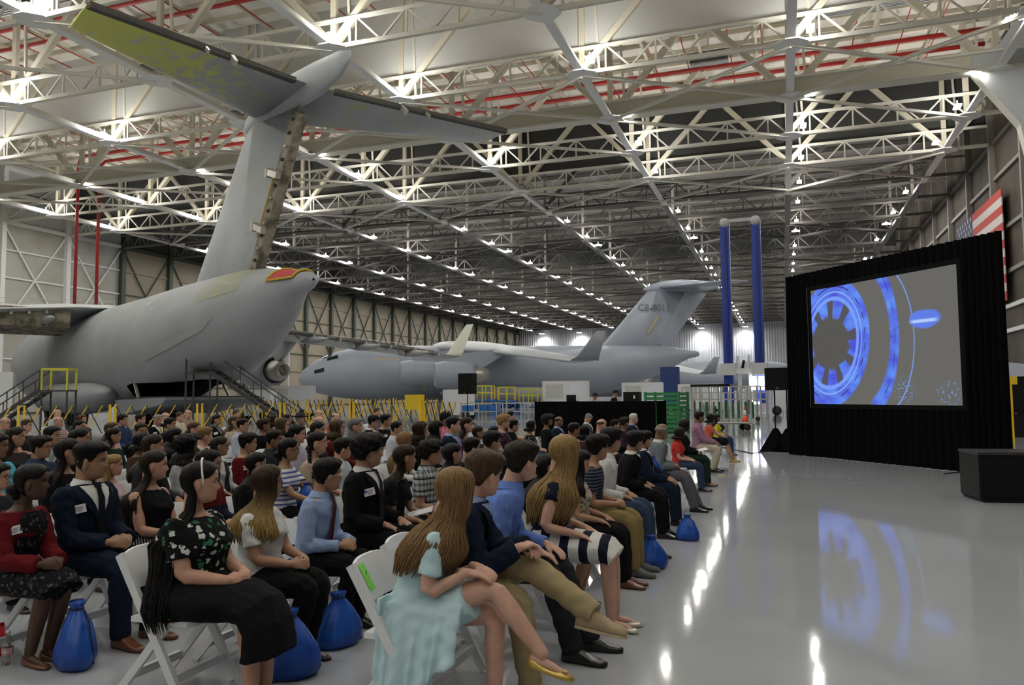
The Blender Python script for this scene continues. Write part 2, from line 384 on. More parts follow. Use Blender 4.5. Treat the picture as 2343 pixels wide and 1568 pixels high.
st = MB().prism(star_poly(.27), -.075, -.05, 'x').mesh('star'); st.materials.append(FWH)
for r in range(9):
    for c in range(6 if r % 2 == 0 else 5):
        o = obj('star', st, FWH, fg); o.location = (0, fl*.6+fl*.4*(c+.55+(0 if r % 2 == 0 else .5))/6.1, fh*6/13+fh*7/13*(r+.55)/9.1)
# two-storey roof vents and drop clusters seen against the deck
for px, py, z, L in ((1980, 8, 28.4, 9.0), (1622, 136, 28.9, 3.0), (60, 6, 28.4, 10.0)):
    P = at_z(px, py, z)
    t = thing('roof_vent', {1980: 'long dark louvred vent slung under the white roof', 1622: 'small grey louvred vent box between red pipes', 60: 'dark louvred vent above the corner of the white roof'}[px], 'vent', tuple(P))
    MB().box((-L/2, -.5, -.3), (L/2, .5, .3)).build('casing', mat('dark_vent', (.07, .07, .08), .5), t)
    for q in range(4): stick('slat', (-L/2, -.36+.24*q, -.33), (L/2, -.36+.24*q, -.33), .1, .05, M_KNEE, t)
# ================================================================ cargo aircraft (local x = aft from the nose, y = starboard)
def primer_mat(name, base, primer, amount, scale=.55, rough=.55, yk=0.0):
    m, nt, b = nodes_of(name); N = nt.nodes.new; L = nt.links.new
    tc = N('ShaderNodeTexCoord'); n1 = N('ShaderNodeTexNoise'); n1.inputs['Scale'].default_value = scale; n1.inputs['Detail'].default_value = 9; n1.inputs['Roughness'].default_value = .7
    L(tc.outputs['Object'], n1.inputs['Vector'])
    r = N('ShaderNodeValToRGB'); r.color_ramp.elements[0].position = 1-amount-.05; r.color_ramp.elements[1].position = 1-amount+.05
    r.color_ramp.elements[0].color = (0, 0, 0, 1); r.color_ramp.elements[1].color = (1, 1, 1, 1); src = n1.outputs['Fac']
    if yk:
        sp = N('ShaderNodeSeparateXYZ'); L(tc.outputs['Object'], sp.inputs[0]); m1 = N('ShaderNodeMath'); m1.operation = 'MULTIPLY_ADD'; L(sp.outputs[1], m1.inputs[0]); m1.inputs[1].default_value = yk; m1.inputs[2].default_value = -abs(yk)*5.2
        m2 = N('ShaderNodeMath'); m2.operation = 'ADD'; L(src, m2.inputs[0]); L(m1.outputs[0], m2.inputs[1]); src = m2.outputs[0]
    L(src, r.inputs[0])
    n2 = N('ShaderNodeTexNoise'); n2.inputs['Scale'].default_value = .35; n2.inputs['Detail'].default_value = 6; L(tc.outputs['Object'], n2.inputs['Vector'])
    r2 = N('ShaderNodeValToRGB'); r2.color_ramp.elements[0].position = .35; r2.color_ramp.elements[1].position = .65
    r2.color_ramp.elements[0].color = (*base, 1); r2.color_ramp.elements[1].color = (*[c*1.18 for c in base], 1); L(n2.outputs['Fac'], r2.inputs[0])
    mx = N('ShaderNodeMix'); mx.data_type = 'RGBA'; L(r.outputs[0], mx.inputs['Factor']); L(r2.outputs[0], mx.inputs['A']); mx.inputs['B'].default_value = (*primer, 1)
    L(mx.outputs['Result'], b.inputs['Base Color']); b.inputs['Roughness'].default_value = rough
    MATS[name] = m; return m
GREY = (.36, .378, .395)
A_FUS = primer_mat('worn_grey_paint', GREY, (.43, .45, .38), .36, .8)
A_FIN = primer_mat('worn_fin_paint', GREY, (.34, .36, .30), .40, .8)
A_TPL = primer_mat('stripped_tailplane', GREY, (.52, .55, .13), .5, 1.6, yk=-.035)
A_TPR = primer_mat('worn_tailplane', GREY, (.42, .45, .22), .42, 1.3)
A_WHT = mat('white_fairing_primer', (.66, .68, .68), .5, col2=(.58, .60, .58), scale=.4)
A_BLUE = mat('light_blue_grey_paint', (.36, .395, .45), .38, col2=(.33, .36, .415), scale=.2)
A_DGR = mat('mid_grey_paint', (.27, .285, .31), .45, col2=(.24, .255, .28), scale=.3)
A_DARK = mat('dark_spar', (.03, .028, .024), .6, col2=(.07, .06, .045), scale=3)
A_SPAR = mat('bare_rudder_spar', (.34, .30, .22), .6, col2=(.12, .10, .07), scale=1.6, detail=8, lo=.42, hi=.6)
A_BARE = mat('bare_metal', (.55, .53, .48), .35, .6)
A_GLASS = mat('cockpit_glass', (.02, .025, .03), .1)
A_RUB = mat('tyre_rubber', (.02, .02, .02), .8)
A_YEL = mat('caution_yellow', (.62, .58, .06), .5)
A_COWL = mat('white_cowl', (.62, .65, .68), .4)
FUS = [(0, 3.9, .06, .06), (.25, 3.92, .75, .7), (.8, 3.98, 1.3, 1.2), (2, 4.15, 2.05, 1.95), (4, 4.38, 2.75, 2.7), (6.5, 4.52, 3.2, 3.2), (9, 4.58, 3.43, 3.43), (14, 4.58, 3.43, 3.43), (20, 4.58, 3.43, 3.43), (27, 4.58, 3.43, 3.43),
       (32, 4.58, 3.43, 3.43), (34, 4.6, 3.43, 3.4), (36, 4.68, 3.42, 3.34), (38, 4.88, 3.36, 3.16), (40, 5.12, 3.24, 2.94), (42, 5.40, 3.02, 2.66), (44, 5.72, 2.72, 2.32), (46, 6.1, 2.2, 1.95), (48, 6.48, 1.55, 1.40), (49.4, 6.74, 1.0, .88), (50.4, 6.88, .62, .55), (51.3, 6.92, .45, .42), (51.7, 6.92, .3, .28), (51.8, 6.92, .06, .06)]
_fx = np.array([f[0] for f in FUS]); _ff = np.array([f[1:] for f in FUS])
def fus_at(x): return [np.interp(x, _fx, _ff[:, i]) for i in range(3)]
def fus_pt(x, th, off=0.0):
    """th measured from straight up, positive to starboard"""
    zc, hw, hh = fus_at(x); return np.array([x, (hw+off)*math.sin(th), zc+(hh+off)*math.cos(th)])
def fuselage_mesh(open_ramp):
    n = 64; xs = np.unique(np.concatenate([_fx, np.linspace(9, 33, 13), np.linspace(33, 50, 70)])); V = []
    for x in xs:
        zc, hw, hh = fus_at(x); cut = float(np.interp(x, [33.3, 33.6, 34.8, 36, 38, 40, 41.4, 41.8], [0, .35, .86, .88, .74, .52, .28, 0])) if open_ramp else 0
        a = np.pi+cut+(2*np.pi-2*cut)*np.arange(n+1)/n
        V.append(np.stack([np.full(n+1, x), hw*np.sin(a), zc+hh*np.cos(a)], 1))
    mb = MB(); mb.rings(V, caps=False, closed=False); me = mb.mesh('fuselage', True)
    bm = bmesh.new(); bm.from_mesh(me); bmesh.ops.remove_doubles(bm, verts=bm.verts, dist=1e-4); bmesh.ops.recalc_face_normals(bm, faces=bm.faces); bm.to_mesh(me); bm.free(); return me
def foil(secs, normal):
    """secs: (leading-edge point, chord, thickness)"""
    xc = (1-np.cos(np.linspace(0, np.pi, 11)))/2
    t = 5*(.2969*np.sqrt(xc)-.126*xc-.3516*xc**2+.2843*xc**3-.1036*xc**4)
    N = np.array(normal, float); V = []
    for le, c, th in secs:
        le = np.array(le, float)
        up = le+np.stack([xc*c, 0*xc, 0*xc], 1)+(t*th*c)[:, None]*N; lo = le+np.stack([xc*c, 0*xc, 0*xc], 1)-(t*th*c)[:, None]*N
        V.append(np.concatenate([up, lo[::-1][1:-1]]))
    return MB().rings(V).mesh('foil', True)
def patch_on_fus(x0, x1, t0, t1, off, nx=8, nt=6, skew=0.0):
    return MB().grid([[fus_pt(x0+(x1-x0)*i/nx+skew*j/nt, t0+(t1-t0)*j/nt, off) for j in range(nt+1)] for i in range(nx+1)]).mesh('patch', True)
SH = {}
def shared(k, fn):
    if k not in SH: SH[k] = fn()
    return SH[k]
def part(name, me, m, parent, smooth=False):
    return obj(name, me, m, parent)
def engine_on(root, s, y, x0, zc, cowl, bare):
    e = part('engine', shared('cowl', lambda: MB().lathe([(.95, .3), (1.15, 0), (1.38, .25), (1.5, 1.2), (1.5, 2.6), (1.38, 3.9), (1.22, 4.5), (1.1, 4.45), (.9, 3.4), (.9, .5)], 28, axis='x').mesh('cowl', True)), cowl, root)
    e.location = (x0, s*y, zc)
    part('exhaust', shared('core', lambda: MB().lathe([(.95, 3.6), (.9, 4.9), (.62, 6.0), (.5, 6.02), (.5, 5.2)], 20, axis='x').mesh('core', True)), bare, e)
    part('fan', shared('fan', lambda: MB().lathe([(.02, .25), (.25, .7), (1.1, .8), (1.1, .9)], 20, axis='x').mesh('fan', True)), A_DARK, e)
    part('pylon', shared('pyl', lambda: MB().prism([(1.2, 1.35), (2.0, 2.2), (7.5, 2.9), (8.0, 2.3), (5.2, .7), (4.2, 1.1)], -.18, .18, 'y').mesh('pylon')), cowl, e)
def wheels(root, x, y, r):
    wv = part('wheel', shared(('wh', r), lambda: MB().lathe([(r*.5, -.18), (r*.92, -.18), (r, -.1), (r, .1), (r*.92, .18), (r*.5, .18)], 20, axis='y').mesh('wheel', True)), A_RUB, root)
    wv.location = (x, y, r); return wv
def aircraft(label, org, hd, stripped, P):
    t = thing('cargo_aircraft', label, 'aircraft', (org[0], org[1], 0), hd)
    fus, wing, fin, tl, tr = P
    part('fuselage', shared(('fus', stripped), lambda: fuselage_mesh(stripped)), fus, t)
    for s in (-1, 1):
        sec = [((16.3, 0, 7.75), 10.2, .17), ((17.6, s*3.2, 7.65), 9.4, .16), ((21.5, s*12, 6.75), 6.6, .12), ((28.3, s*25, 5.0), 3.1, .10)]
        wg = part('wing', shared(('wing', s), lambda: foil(sec, (0, 0, 1))), wing, t)
        part('winglet', shared(('wlt', s), lambda: foil([((28.5, s*24.9, 4.95), 3.0, .1), ((29.3, s*25.3, 5.4), 2.2, .09), ((31.0, s*26.0, 7.8), 1.0, .08)], (0, 1, 0))), mat('winglet_primer', (.58, .60, .50), .5) if stripped else A_DGR, wg)
        for q in range(5):
            fy = s*(5+q*4.0); k = part('flap_fairing', shared('flapf', lambda: MB().lathe([(.02, -2.2), (.22, -1.2), (.3, 0), (.2, 1.4), (.02, 2.4)], 10, axis='x').mesh('flapf', True)), wing if not stripped else A_FUS, wg)
            k.location = (np.interp(abs(fy), [0, 12, 25], [25.4, 27.8, 31.2]), fy, np.interp(abs(fy), [0, 12, 25], [7.1, 6.2, 4.75]))
        if stripped:
            pts = [(np.interp(y, [3.4, 12, 25], [25.6, 27.2, 30.9]), s*y, np.interp(y, [3.4, 12, 25], [7.55, 6.7, 5.05])) for y in np.linspace(4, 23, 20)]
            for q in pts: stick('flap_bracket', (q[0], q[1], q[2]-.15), (q[0]+.75, q[1], q[2]-.55 if int(abs(q[1])*3) % 4 == 0 else q[2]-.1), .16, .3, A_BARE, wg)
            part('flap_cove', shared(('cove', s), lambda: MB().prism([(24.2, 5.9), (26.4, 6.3), (26.6, 7.5), (24.2, 7.7)], s*3.6, s*11.5, 'y').mesh('cove')), A_SPAR, wg); stick('rear_spar', pts[0], pts[8], .3, .45, A_SPAR, wg); stick('rear_spar', pts[8], pts[-1], .3, .35, A_SPAR, wg)
        engine_on(t, s, 7.2, 12.3, 4.35, fus, A_BARE); engine_on(t, s, 13.6, 16.0, 3.95, fus, A_BARE)
        sp = part('gear_sponson', shared(('spon', s), lambda: MB().rings([np.stack([np.full(20, x), s*(2.9+np.cos(np.linspace(0, 2*np.pi, 20, endpoint=False))*ry*1.25), z+np.sin(np.linspace(0, 2*np.pi, 20, endpoint=False))*rz], 1) for x, z, ry, rz in ((17.2, 2.0, .1, .1), (18.4, 1.9, .8, .7), (20.5, 1.75, 1.2, 1.0), (24, 1.7, 1.35, 1.05), (27, 1.7, 1.35, 1.05), (29.5, 1.75, 1.15, .95), (31.5, 1.9, .7, .6), (32.6, 2.1, .1, .1))]).mesh('sponson', True)), fus, t)
        for x in (22.0, 23.3, 25.4, 26.7):
            for dy in (0, -.55): wheels(t, x, s*(3.3+dy), .62)
        tp = part('tailplane', shared(('tp', s), lambda: foil([((46.2, s*.3, 15.75), 5.6, .11), ((51.6, s*9.9, 15.35), 2.3, .09)], (0, 0, 1))), tr if s > 0 else tl, t)
        a, b = ((51.75, s*1.0, 15.74), (53.85, s*9.85, 15.36))
        if stripped:
            stick('elevator_spar', a, b, .28, .22, A_DARK, tp)
            stick('hinge_bracket', (52.5, s*4.2, 15.65), (52.95, s*4.2, 15.2), .16, .25, A_BARE, tp)
            stick('hinge_bracket', (52.8, s*5.4, 15.6), (53.2, s*5.4, 15.25), .08, .16, A_BARE, tp)
        else:
            stick('elevator', (51.9, s*1.0, 15.74), (54.0, s*9.85, 15.36), .8, .1, tr, tp)
    f = part('tail_fin', shared('fin', lambda: foil([((36.8, 0, 7.5), 9.4, .11), ((38.6, 0, 8.2), 7.9, .12), ((44.9, 0, 15.3), 5.6, .12)], (0, 1, 0))), fin, t)
    if stripped:
        rs = part('rudder_spar', shared('rsp', lambda: MB().beam((46.0, 0, 7.9), (50.4, 0, 14.9), .62, .5, up=(0, 1, 0)).mesh('rsp')), A_SPAR, f)
        for q in np.linspace(.08, .95, 12):
            x, z = 46.0+4.4*q, 7.9+7*q; stick('rib_cap', (x+.1, -.36, z), (x+.1, .36, z), .16, .12, A_DARK if int(q*20) % 3 else A_BARE, f)
        for q in (.28, .62):
            x, z = 46.0+4.4*q, 7.9+7*q
            stick('actuator', (x-.5, -.42, z+.2), (x+.45, -.45, z-.15), .25, .3, A_BARE, f); stick('actuator', (x-.9, -.35, z+.3), (x-.6, -.38, z+.2), .3, .45, mat('actuator_cream', (.6, .57, .45), .5), f)
        stick('rib_strip', (47.0, -.46, 9.5), (48.6, -.42, 12.1), .06, .07, mat('masking_strip', (.6, .42, .12), .6), f)
    else:
        part('rudder', shared('rud', lambda: MB().prism([(45.8, 8.1), (47.8, 8.3), (53.0, 15.0), (50.0, 15.3)], -.16, .16, 'y').mesh('rud')), fin, f)
    part('tail_bullet', shared('bul', lambda: MB().rings([np.stack([np.full(20, x), np.sin(np.linspace(0, 2*np.pi, 20, endpoint=False))*ry, z+np.cos(np.linspace(0, 2*np.pi, 20, endpoint=False))*rz], 1) for x, z, ry, rz in ((44.3, 15.5, .05, .1), (45.2, 15.6, .35, .5), (47, 15.9, .55, .8), (49.5, 16.05, .6, .85), (52, 16.0, .5, .8), (54, 16.1, .25, .55), (54.8, 16.2, .05, .2))]).mesh('bullet', True)), fin, f)
    # cockpit glazing, nose gear
    for th in (-.75, -.42, -.14, .14, .42, .75):
        part('window', shared(('cw', th), lambda: patch_on_fus(3.0 if abs(th) < .6 else 3.6, 4.1 if abs(th) < .6 else 4.9, th-.12, th+.12, .03, 3, 3)), A_GLASS, t)
    for s in (-1, 1): part('window', shared(('cw2', s), lambda: patch_on_fus(2.1, 3.3, s*1.2, s*1.42, .03, 3, 3)), A_GLASS, t)
    for y in (-.4, .4): wheels(t, 6.6, y, .5)
    stick('nose_gear_strut', (6.6, 0, .5), (6.6, 0, 2.0), .3, .3, A_BARE, t)
    return t
PL1 = (-65.42, 53.94); HD1 = -.48666
t1 = aircraft('half-stripped grey cargo aircraft with bare rudder spar and open ramp', PL1, HD1, True, (A_FUS, A_WHT, A_FIN, A_TPL, A_TPR))
# the open hold: hollow hull, lined roof and lowered ramp
L_ = MB(); V = []
for x in np.linspace(33.2, 43.5, 22):                # roof of the hold, well up inside the hull
    zc, hw, hh = fus_at(x); a_ = np.linspace(0, 2*np.pi, 40, endpoint=False); z = zc+hh*.95*np.cos(a_)
    V.append(np.stack([np.full(40, x), hw*.95*np.sin(a_), np.maximum(z, zc-hh*.05)], 1))
part('hold_liner', L_.rings(V).mesh('liner', True), mat('hold_lining', (.26, .27, .26), .7), t1)
rp = part('cargo_ramp', MB().prism([(33.2, 1.0), (34.5, .75), (40.8, 1.35), (41.4, 1.6), (41.4, 1.72), (33.2, 1.6)], -2.7, 2.7, 'y').mesh('ramp'), A_DGR, t1)
part('ramp_floor', MB().box((33.4, -2.5, 1.66), (41.2, 2.5, 1.78)).mesh('rfloor'), A_DARK, rp)
for s in (-1, 1): stick('ramp_strut', (35.2, s*2.5, 3.4), (37.0, s*2.6, 1.7), .14, .14, A_BARE, rp)
part('strake', patch_on_fus(39.2, 45.0, -2.02, -1.86, .05, 10, 3, .9), mat('pale_strake', (.40, .42, .43), .5), t1)
part('access_panel', patch_on_fus(44.5, 47.6, -1.35, -.35, .012, 6, 8), primer_mat('primer_panel', (.33, .34, .31), (.42, .43, .30), .52, 2.2), t1)
cov = part('tail_cover', MB().grid([[fus_pt(49.6+1.6*i/6-.3*abs(j-6)/6, -1.25+2.5*j/12, .06) for j in range(13)] for i in range(7)]).mesh('cover', True), mat('red_canvas', (.55, .07, .08), .7), t1)
bd = [fus_pt(49.6-.3*abs(j-6)/6, -1.25+2.5*j/12, .08) for j in range(13)]+[fus_pt(51.2-.3*abs(j-6)/6, -1.25+2.5*j/12, .08) for j in range(12, -1, -1)]
part('cover_edging', MB().tube(bd+[bd[0]], .05, 6).mesh('edg', True), mat('yellow_edging', (.65, .45, .03), .6), cov)
for x, th in ((46.3, -1.0), (39.5, -1.1), (38.2, -.9)):
    part('marking_patch', patch_on_fus(x, x+.5, th-.02, th+.02, .02, 2, 2), mat('pale_marking', (.55, .56, .55), .5), t1)
# the whole aircraft nose-on beyond the barriers, and its twin behind
PL2 = np.array([-56.45, 82.34]); HD2 = .48031
t2 = aircraft('light blue-grey cargo aircraft parked whole behind the yellow barriers', PL2, HD2, False, (A_BLUE, A_COWL, A_BLUE, A_BLUE, A_BLUE))
c, s_ = math.cos(HD2), math.sin(HD2)
tip2 = PL2+np.array([c*31-s_*-25.3, s_*31+c*-25.3]); tip3 = at_z(1632, 858, 4.8)[:2]
HD3 = .27; c3, s3 = math.cos(HD3), math.sin(HD3)
t3 = copy_tree(t2); t3.rotation_euler = (0, 0, HD3); t3.location = (tip3[0]-(c3*31-s3*-25.3), tip3[1]-(s3*31+c3*-25.3), 0)
def drop(o):
    for q in list(o.children): drop(q)
    bpy.data.objects.remove(o)
for q in list(t3.children):                      # this one stands without its tail
    if q.name.startswith('tail'): drop(q)
t3['label'] = 'tailless blue-grey cargo aircraft mostly hidden behind the blue twin mast'
for x, dz in ((15.2, 0), (18.2, 0)):
    part('yellow_stripe', patch_on_fus(x, x+.28, -2.3, -.8, .03, 2, 10), A_YEL, t2)
part('marking', patch_on_fus(16.6, 17.2, -1.85, -1.7, .03, 2, 2), A_YEL, t2)
part('name_plate', patch_on_fus(9.2, 12.4, -1.12, -1.06, .03, 6, 2), mat('tan_marking', (.50, .42, .30), .6), t2)
def text_mesh(s, size, depth=.01):
    cu = bpy.data.curves.new('txt', 'FONT'); cu.body = s; cu.size = size; cu.extrude = depth; cu.align_x = 'CENTER'; cu.align_y = 'CENTER'
    o = bpy.data.objects.new('txt', cu); COL.objects.link(o); bpy.context.view_layer.update()
    me = bpy.data.meshes.new_from_object(o.evaluated_get(bpy.context.evaluated_depsgraph_get())); bpy.data.objects.remove(o); bpy.data.curves.remove(cu); return me
tx = obj('tail_number', text_mesh('C8-8011', 1.25), mat('marking_grey', (.20, .21, .24), .6), [c_ for c_ in t2.children if c_.name.startswith('tail_fin')][0])
tx.rotation_euler = (R(90), 0, 0); tx.location = (45.6, -.47, 13.0)
stick('fin_stripe', (44.6, -.52, 9.6), (46.2, -.5, 12.0), .05, .35, mat('tan_marking', (.5, .42, .3), .6), [c_ for c_ in t2.children if c_.name.startswith('tail_fin')][0], up=(1, 0, -.6))
# ================================================================ things on the hangar floor
BLKCLOTH = mat('black_velour', (.005, .005, .0055), .95, spec=.04)
BLKPLAS = mat('black_plastic', (.006, .006, .0065), .55, spec=.2)
GRILLE = mat('black_grille', (.008, .008, .008), .7, bump=.6, bscale=400, spec=.15)
ALU = mat('aluminium', (.55, .55, .55), .35, .8)
YELLOW = mat('safety_yellow', (.86, .55, .02), .45)
BLACKP = mat('black_paint', (.02, .02, .02), .5)
WHITEP = mat('white_machine_paint', (.72, .73, .73), .4)
BLUEP = mat('blue_machine_paint', (.01, .045, .36), .4)
LBLUE = mat('bright_blue_paint', (.02, .18, .60), .4)
GREENP = mat('green_crate', (.03, .22, .07), .5)
ORANGE = mat('cone_orange', (.85, .12, .02), .5)
REDP = mat('red_paint', (.6, .03, .03), .4)
# ---- projection screen in black drape
A_ = at_z(1815, 1040); B_ = at_z(2319, 1092); A_[2] = B_[2] = 0
ux = (B_-A_)/np.linalg.norm(B_-A_); SW = np.linalg.norm(B_-A_); un = np.array([ux[1], -ux[0], 0])      # un faces the audience
def on_screen(px, py):
    d = ray(px, py); t = np.dot(A_-EYE, un)/np.dot(d, un); q = EYE+d*t; return np.dot(q-A_, ux), q[2]
SH_ = (on_screen(1800, 640)[1]+on_screen(2268, 527)[1])/2
c_ = [on_screen(*q) for q in ((1855, 670), (2190, 600), (2210, 928), (1868, 925))]
sx0, sx1 = (c_[0][0]+c_[3][0])/2, (c_[1][0]+c_[2][0])/2; sz0, sz1 = (c_[2][1]+c_[3][1])/2, (c_[0][1]+c_[1][1])/2
scr = thing('projection_screen', 'big projection screen with blue rings framed in black drape', 'screen', tuple(A_), math.atan2(ux[1], ux[0]))
def pleats(x0, x1, z0, z1, depth, pitch, flare=0.0, n=None):
    n = n or max(4, int((x1-x0)/pitch*6)); G = []
    for z in np.linspace(z0, z1, 6):
        xs = np.linspace(x0, x1, n+1); k = 1+flare*(1-(z-z0)/(z1-z0))
        G.append(np.stack([(x0+x1)/2+(xs-(x0+x1)/2)*(1+.05*flare*(1-(z-z0)/(z1-z0))), -depth*k*(.5+.5*np.sin(xs/pitch*2*np.pi+.7*np.sin(xs*3.1))), np.full_like(xs, z)], 1))
    return MB().grid(G).mesh('pleats', True)
fr = .11
obj('drape', pleats(-.05, sx0-fr, 0.01, SH_, .10, .16, .6), BLKCLOTH, scr)
obj('drape', pleats(sx1+fr, SW+.05, 0.01, SH_, .10, .16, .6), BLKCLOTH, scr)
obj('valance', pleats(sx0-fr-.05, sx1+fr+.05, sz1+fr, SH_, .08, .2), BLKCLOTH, scr)
obj('skirt', pleats(sx0-fr-.05, sx1+fr+.05, .01, sz0-fr, .08, .2, .5), BLKCLOTH, scr)
FRM = mat('screen_border', (.005, .005, .0055), .85, spec=.1)
for a, b in (((sx0-fr/2, -.02, sz0-fr), (sx0-fr/2, -.02, sz1+fr)), ((sx1+fr/2, -.02, sz0-fr), (sx1+fr/2, -.02, sz1+fr)), ((sx0, -.02, sz0-fr/2), (sx1, -.02, sz0-fr/2)), ((sx0, -.02, sz1+fr/2), (sx1, -.02, sz1+fr/2))):
    stick('border_bar', a, b, .08, fr, FRM, scr, up=(1, 0, 0) if abs(a[0]-b[0]) < .1 else (0, 0, 1))
for x in (.5, SW-.5): stick('support_foot', (x, .05, .03), (x, .9, .03), .06, .06, BLKPLAS, scr); stick('support_post', (x, .12, 0), (x, .12, SH_), .05, .05, BLKPLAS, scr)
def screen_material():
    m = bpy.data.materials.new('projected_picture'); m.use_nodes = True; nt = m.node_tree; nt.nodes.clear(); N = nt.nodes.new; L = nt.links.new
    out = N('ShaderNodeOutputMaterial'); em = N('ShaderNodeEmission'); L(em.outputs[0], out.inputs[0]); em.inputs[1].default_value = .8
    uv = N('ShaderNodeTexCoord'); sp = N('ShaderNodeSeparateXYZ'); L(uv.outputs['UV'], sp.inputs[0])
    U, V = sp.outputs[0], sp.outputs[1]
    def M(op, a, b=None, c=None):
        n = N('ShaderNodeMath'); n.operation = op
        for i, v in enumerate((a, b, c)):
            if v is None: continue
            if hasattr(v, 'links'): L(v, n.inputs[i])
            else: n.inputs[i].default_value = v
        return n.outputs[0]
    def ss(v, a, b):
        n = N('ShaderNodeMapRange'); n.interpolation_type = 'SMOOTHSTEP'; L(v, n.inputs['Value']); n.inputs['From Min'].default_value = a; n.inputs['From Max'].default_value = b; return n.outputs[0]
    def dist(cx, cy, rx, ry, k=0.0):
        x = M('DIVIDE', M('SUBTRACT', M('SUBTRACT', U, cx), M('MULTIPLY', M('SUBTRACT', V, cy), k)), rx); y = M('DIVIDE', M('SUBTRACT', V, cy), ry)
        return M('SQRT', M('ADD', M('MULTIPLY', x, x), M('MULTIPLY', y, y)))
    def band(d, a, b, s=.03): return M('MULTIPLY', ss(d, a-s, a+s), M('SUBTRACT', 1.0, ss(d, b-s, b+s)))
    col = None
    def over(mask, c):
        nonlocal col
        n = N('ShaderNodeMix'); n.data_type = 'RGBA'; L(mask, n.inputs['Factor'])
        if col is None: n.inputs['A'].default_value = (.150, .146, .134, 1)
        else: L(col, n.inputs['A'])
        if isinstance(c, tuple): n.inputs['B'].default_value = (*c, 1)
        else: L(c, n.inputs['B'])
        col = n.outputs['Result']
    nz = N('ShaderNodeTexNoise'); nz.inputs['Scale'].default_value = 7; nz.inputs['Detail'].default_value = 4; L(uv.outputs['UV'], nz.inputs['Vector'])
    rr = N('ShaderNodeValToRGB'); rr.color_ramp.elements[0].color = (.085, .10, .72, 1); rr.color_ramp.elements[1].color = (.14, .32, .98, 1); rr.color_ramp.elements[0].position = .35; rr.color_ramp.elements[1].position = .65; L(nz.outputs['Fac'], rr.inputs[0])
    BL = rr.outputs[0]
    # far big hoop, its inner band, then the wheel in front
    d3 = dist(.50, .52, .235, .60); over(M('MULTIPLY', band(d3, .985, 1.01, .008), ss(U, .50, .56)), (.20, .36, .85))
    d2 = dist(.37, .56, .27, .70); over(M('MULTIPLY', band(d2, .79, 1.0, .025), ss(U, .42, .47)), BL)
    over(M('MULTIPLY', M('MULTIPLY', band(d2, .90, .915, .008), ss(U, .42, .47)), M('GREATER_THAN', M('FRACT', M('MULTIPLY', V, 5.0)), .45)), (.06, .06, .22))
    d1 = dist(.155, .52, .29, .55, .06); over(M('SUBTRACT', 1.0, ss(d1, .98, 1.0)), BL)
    over(band(d1, .78, .80, .015), (.30, .50, 1.0)); over(M('MULTIPLY', band(d1, .865, .885, .01), M('GREATER_THAN', M('FRACT', M('MULTIPLY', V, 8.0)), .55)), (.05, .04, .2))
    over(band(d1, .66, .72, .02), (.22, .38, 1.0))
    # spokes: gaps between hub and rim
    ang = M('ARCTAN2', M('MULTIPLY', M('SUBTRACT', V, .52), .53), M('SUBTRACT', U, .155)); sp_ = M('GREATER_THAN', M('SINE', M('MULTIPLY', ang, 9.0)), .35)
    over(M('MULTIPLY', sp_, band(d1, .34, .66, .02)), (.10, .095, .115))
    dh = dist(.145, .52, .155, .24); nh = N('ShaderNodeTexNoise'); nh.inputs['Scale'].default_value = 14; L(uv.outputs['UV'], nh.inputs['Vector'])
    over(M('SUBTRACT', 1.0, ss(M('ADD', dh, M('MULTIPLY', nh.outputs['Fac'], .35)), 1.05, 1.2)), (.105, .102, .092))
    # the dart-shaped probe and the sparkle
    dp = dist(.80, .64, .10, .075); over(M('MULTIPLY', M('SUBTRACT', 1.0, ss(M('ADD', dp, M('MULTIPLY', nz.outputs['Fac'], .5)), 1.05, 1.3)), ss(U, .70, .72)), (.13, .22, .85))
    over(M('MULTIPLY', band(M('ABSOLUTE', M('SUBTRACT', V, .625)), -1, .012, .006), band(U, .72, .87, .02)), (.45, .65, 1.0))
    ns = N('ShaderNodeTexNoise'); ns.inputs['Scale'].default_value = 60; ns.inputs['Detail'].default_value = 2; L(uv.outputs['UV'], ns.inputs['Vector'])
    for cx, cy, rx, ry in ((.66, .12, .10, .14), (.92, .09, .10, .12)):
        dd = dist(cx, cy, rx, ry); over(M('MULTIPLY', M('SUBTRACT', 1.0, ss(dd, .3, 1.0)), ss(ns.outputs['Fac'], .54, .64)), (.17, .30, .62))
    L(col, em.inputs[0]); return m
mb = MB().add([(sx0, -.03, sz0), (sx1, -.03, sz0), (sx1, -.03, sz1), (sx0, -.03, sz1)], [(0, 1, 2, 3)]); me = mb.mesh('picture')
uvl = me.uv_layers.new(name='UVMap')
for i, li in enumerate(me.polygons[0].loop_indices):
    v = me.vertices[me.loops[li].vertex_index].co; uvl.data[li].uv = ((v.x-sx0)/(sx1-sx0), (v.z-sz0)/(sz1-sz0))
obj('screen_surface', me, screen_material(), scr)
# ---- loudspeakers
def loudspeaker(label, P, rz, w_, d_, h_, z0, stand=None, grp=None):
    t = thing('loudspeaker', label, 'speaker', (P[0], P[1], z0), rz)
    MB().box((-w_/2, -d_/2, 0), (w_/2, d_/2, h_)).build('cabinet', BLKPLAS, t)
    MB().box((-w_/2+.02, -d_/2-.015, .02), (w_/2-.02, -d_/2+.01, h_-.02)).build('grille', GRILLE, t)
    for s in (-1, 1): MB().box((s*w_/2-.012, -.08, h_*.45), (s*w_/2+.012, .08, h_*.58)).build('handle', BLKPLAS, t)
    MB().box((-.03, -d_/2-.022, .05), (.03, -d_/2-.005, .075)).build('badge', ALU, t)
    return t
P = at_z(1790, 1033); S2 = P.copy()
D_ = np.linalg.norm((P-EYE)[:2])
z0 = at_y(1790, 893, P[1])[2]; z1 = at_y(1790, 842, P[1])[2]
loudspeaker('black loudspeaker held on two poles beside the projection screen', P, R(-20), .72, .5, z1-z0, z0)
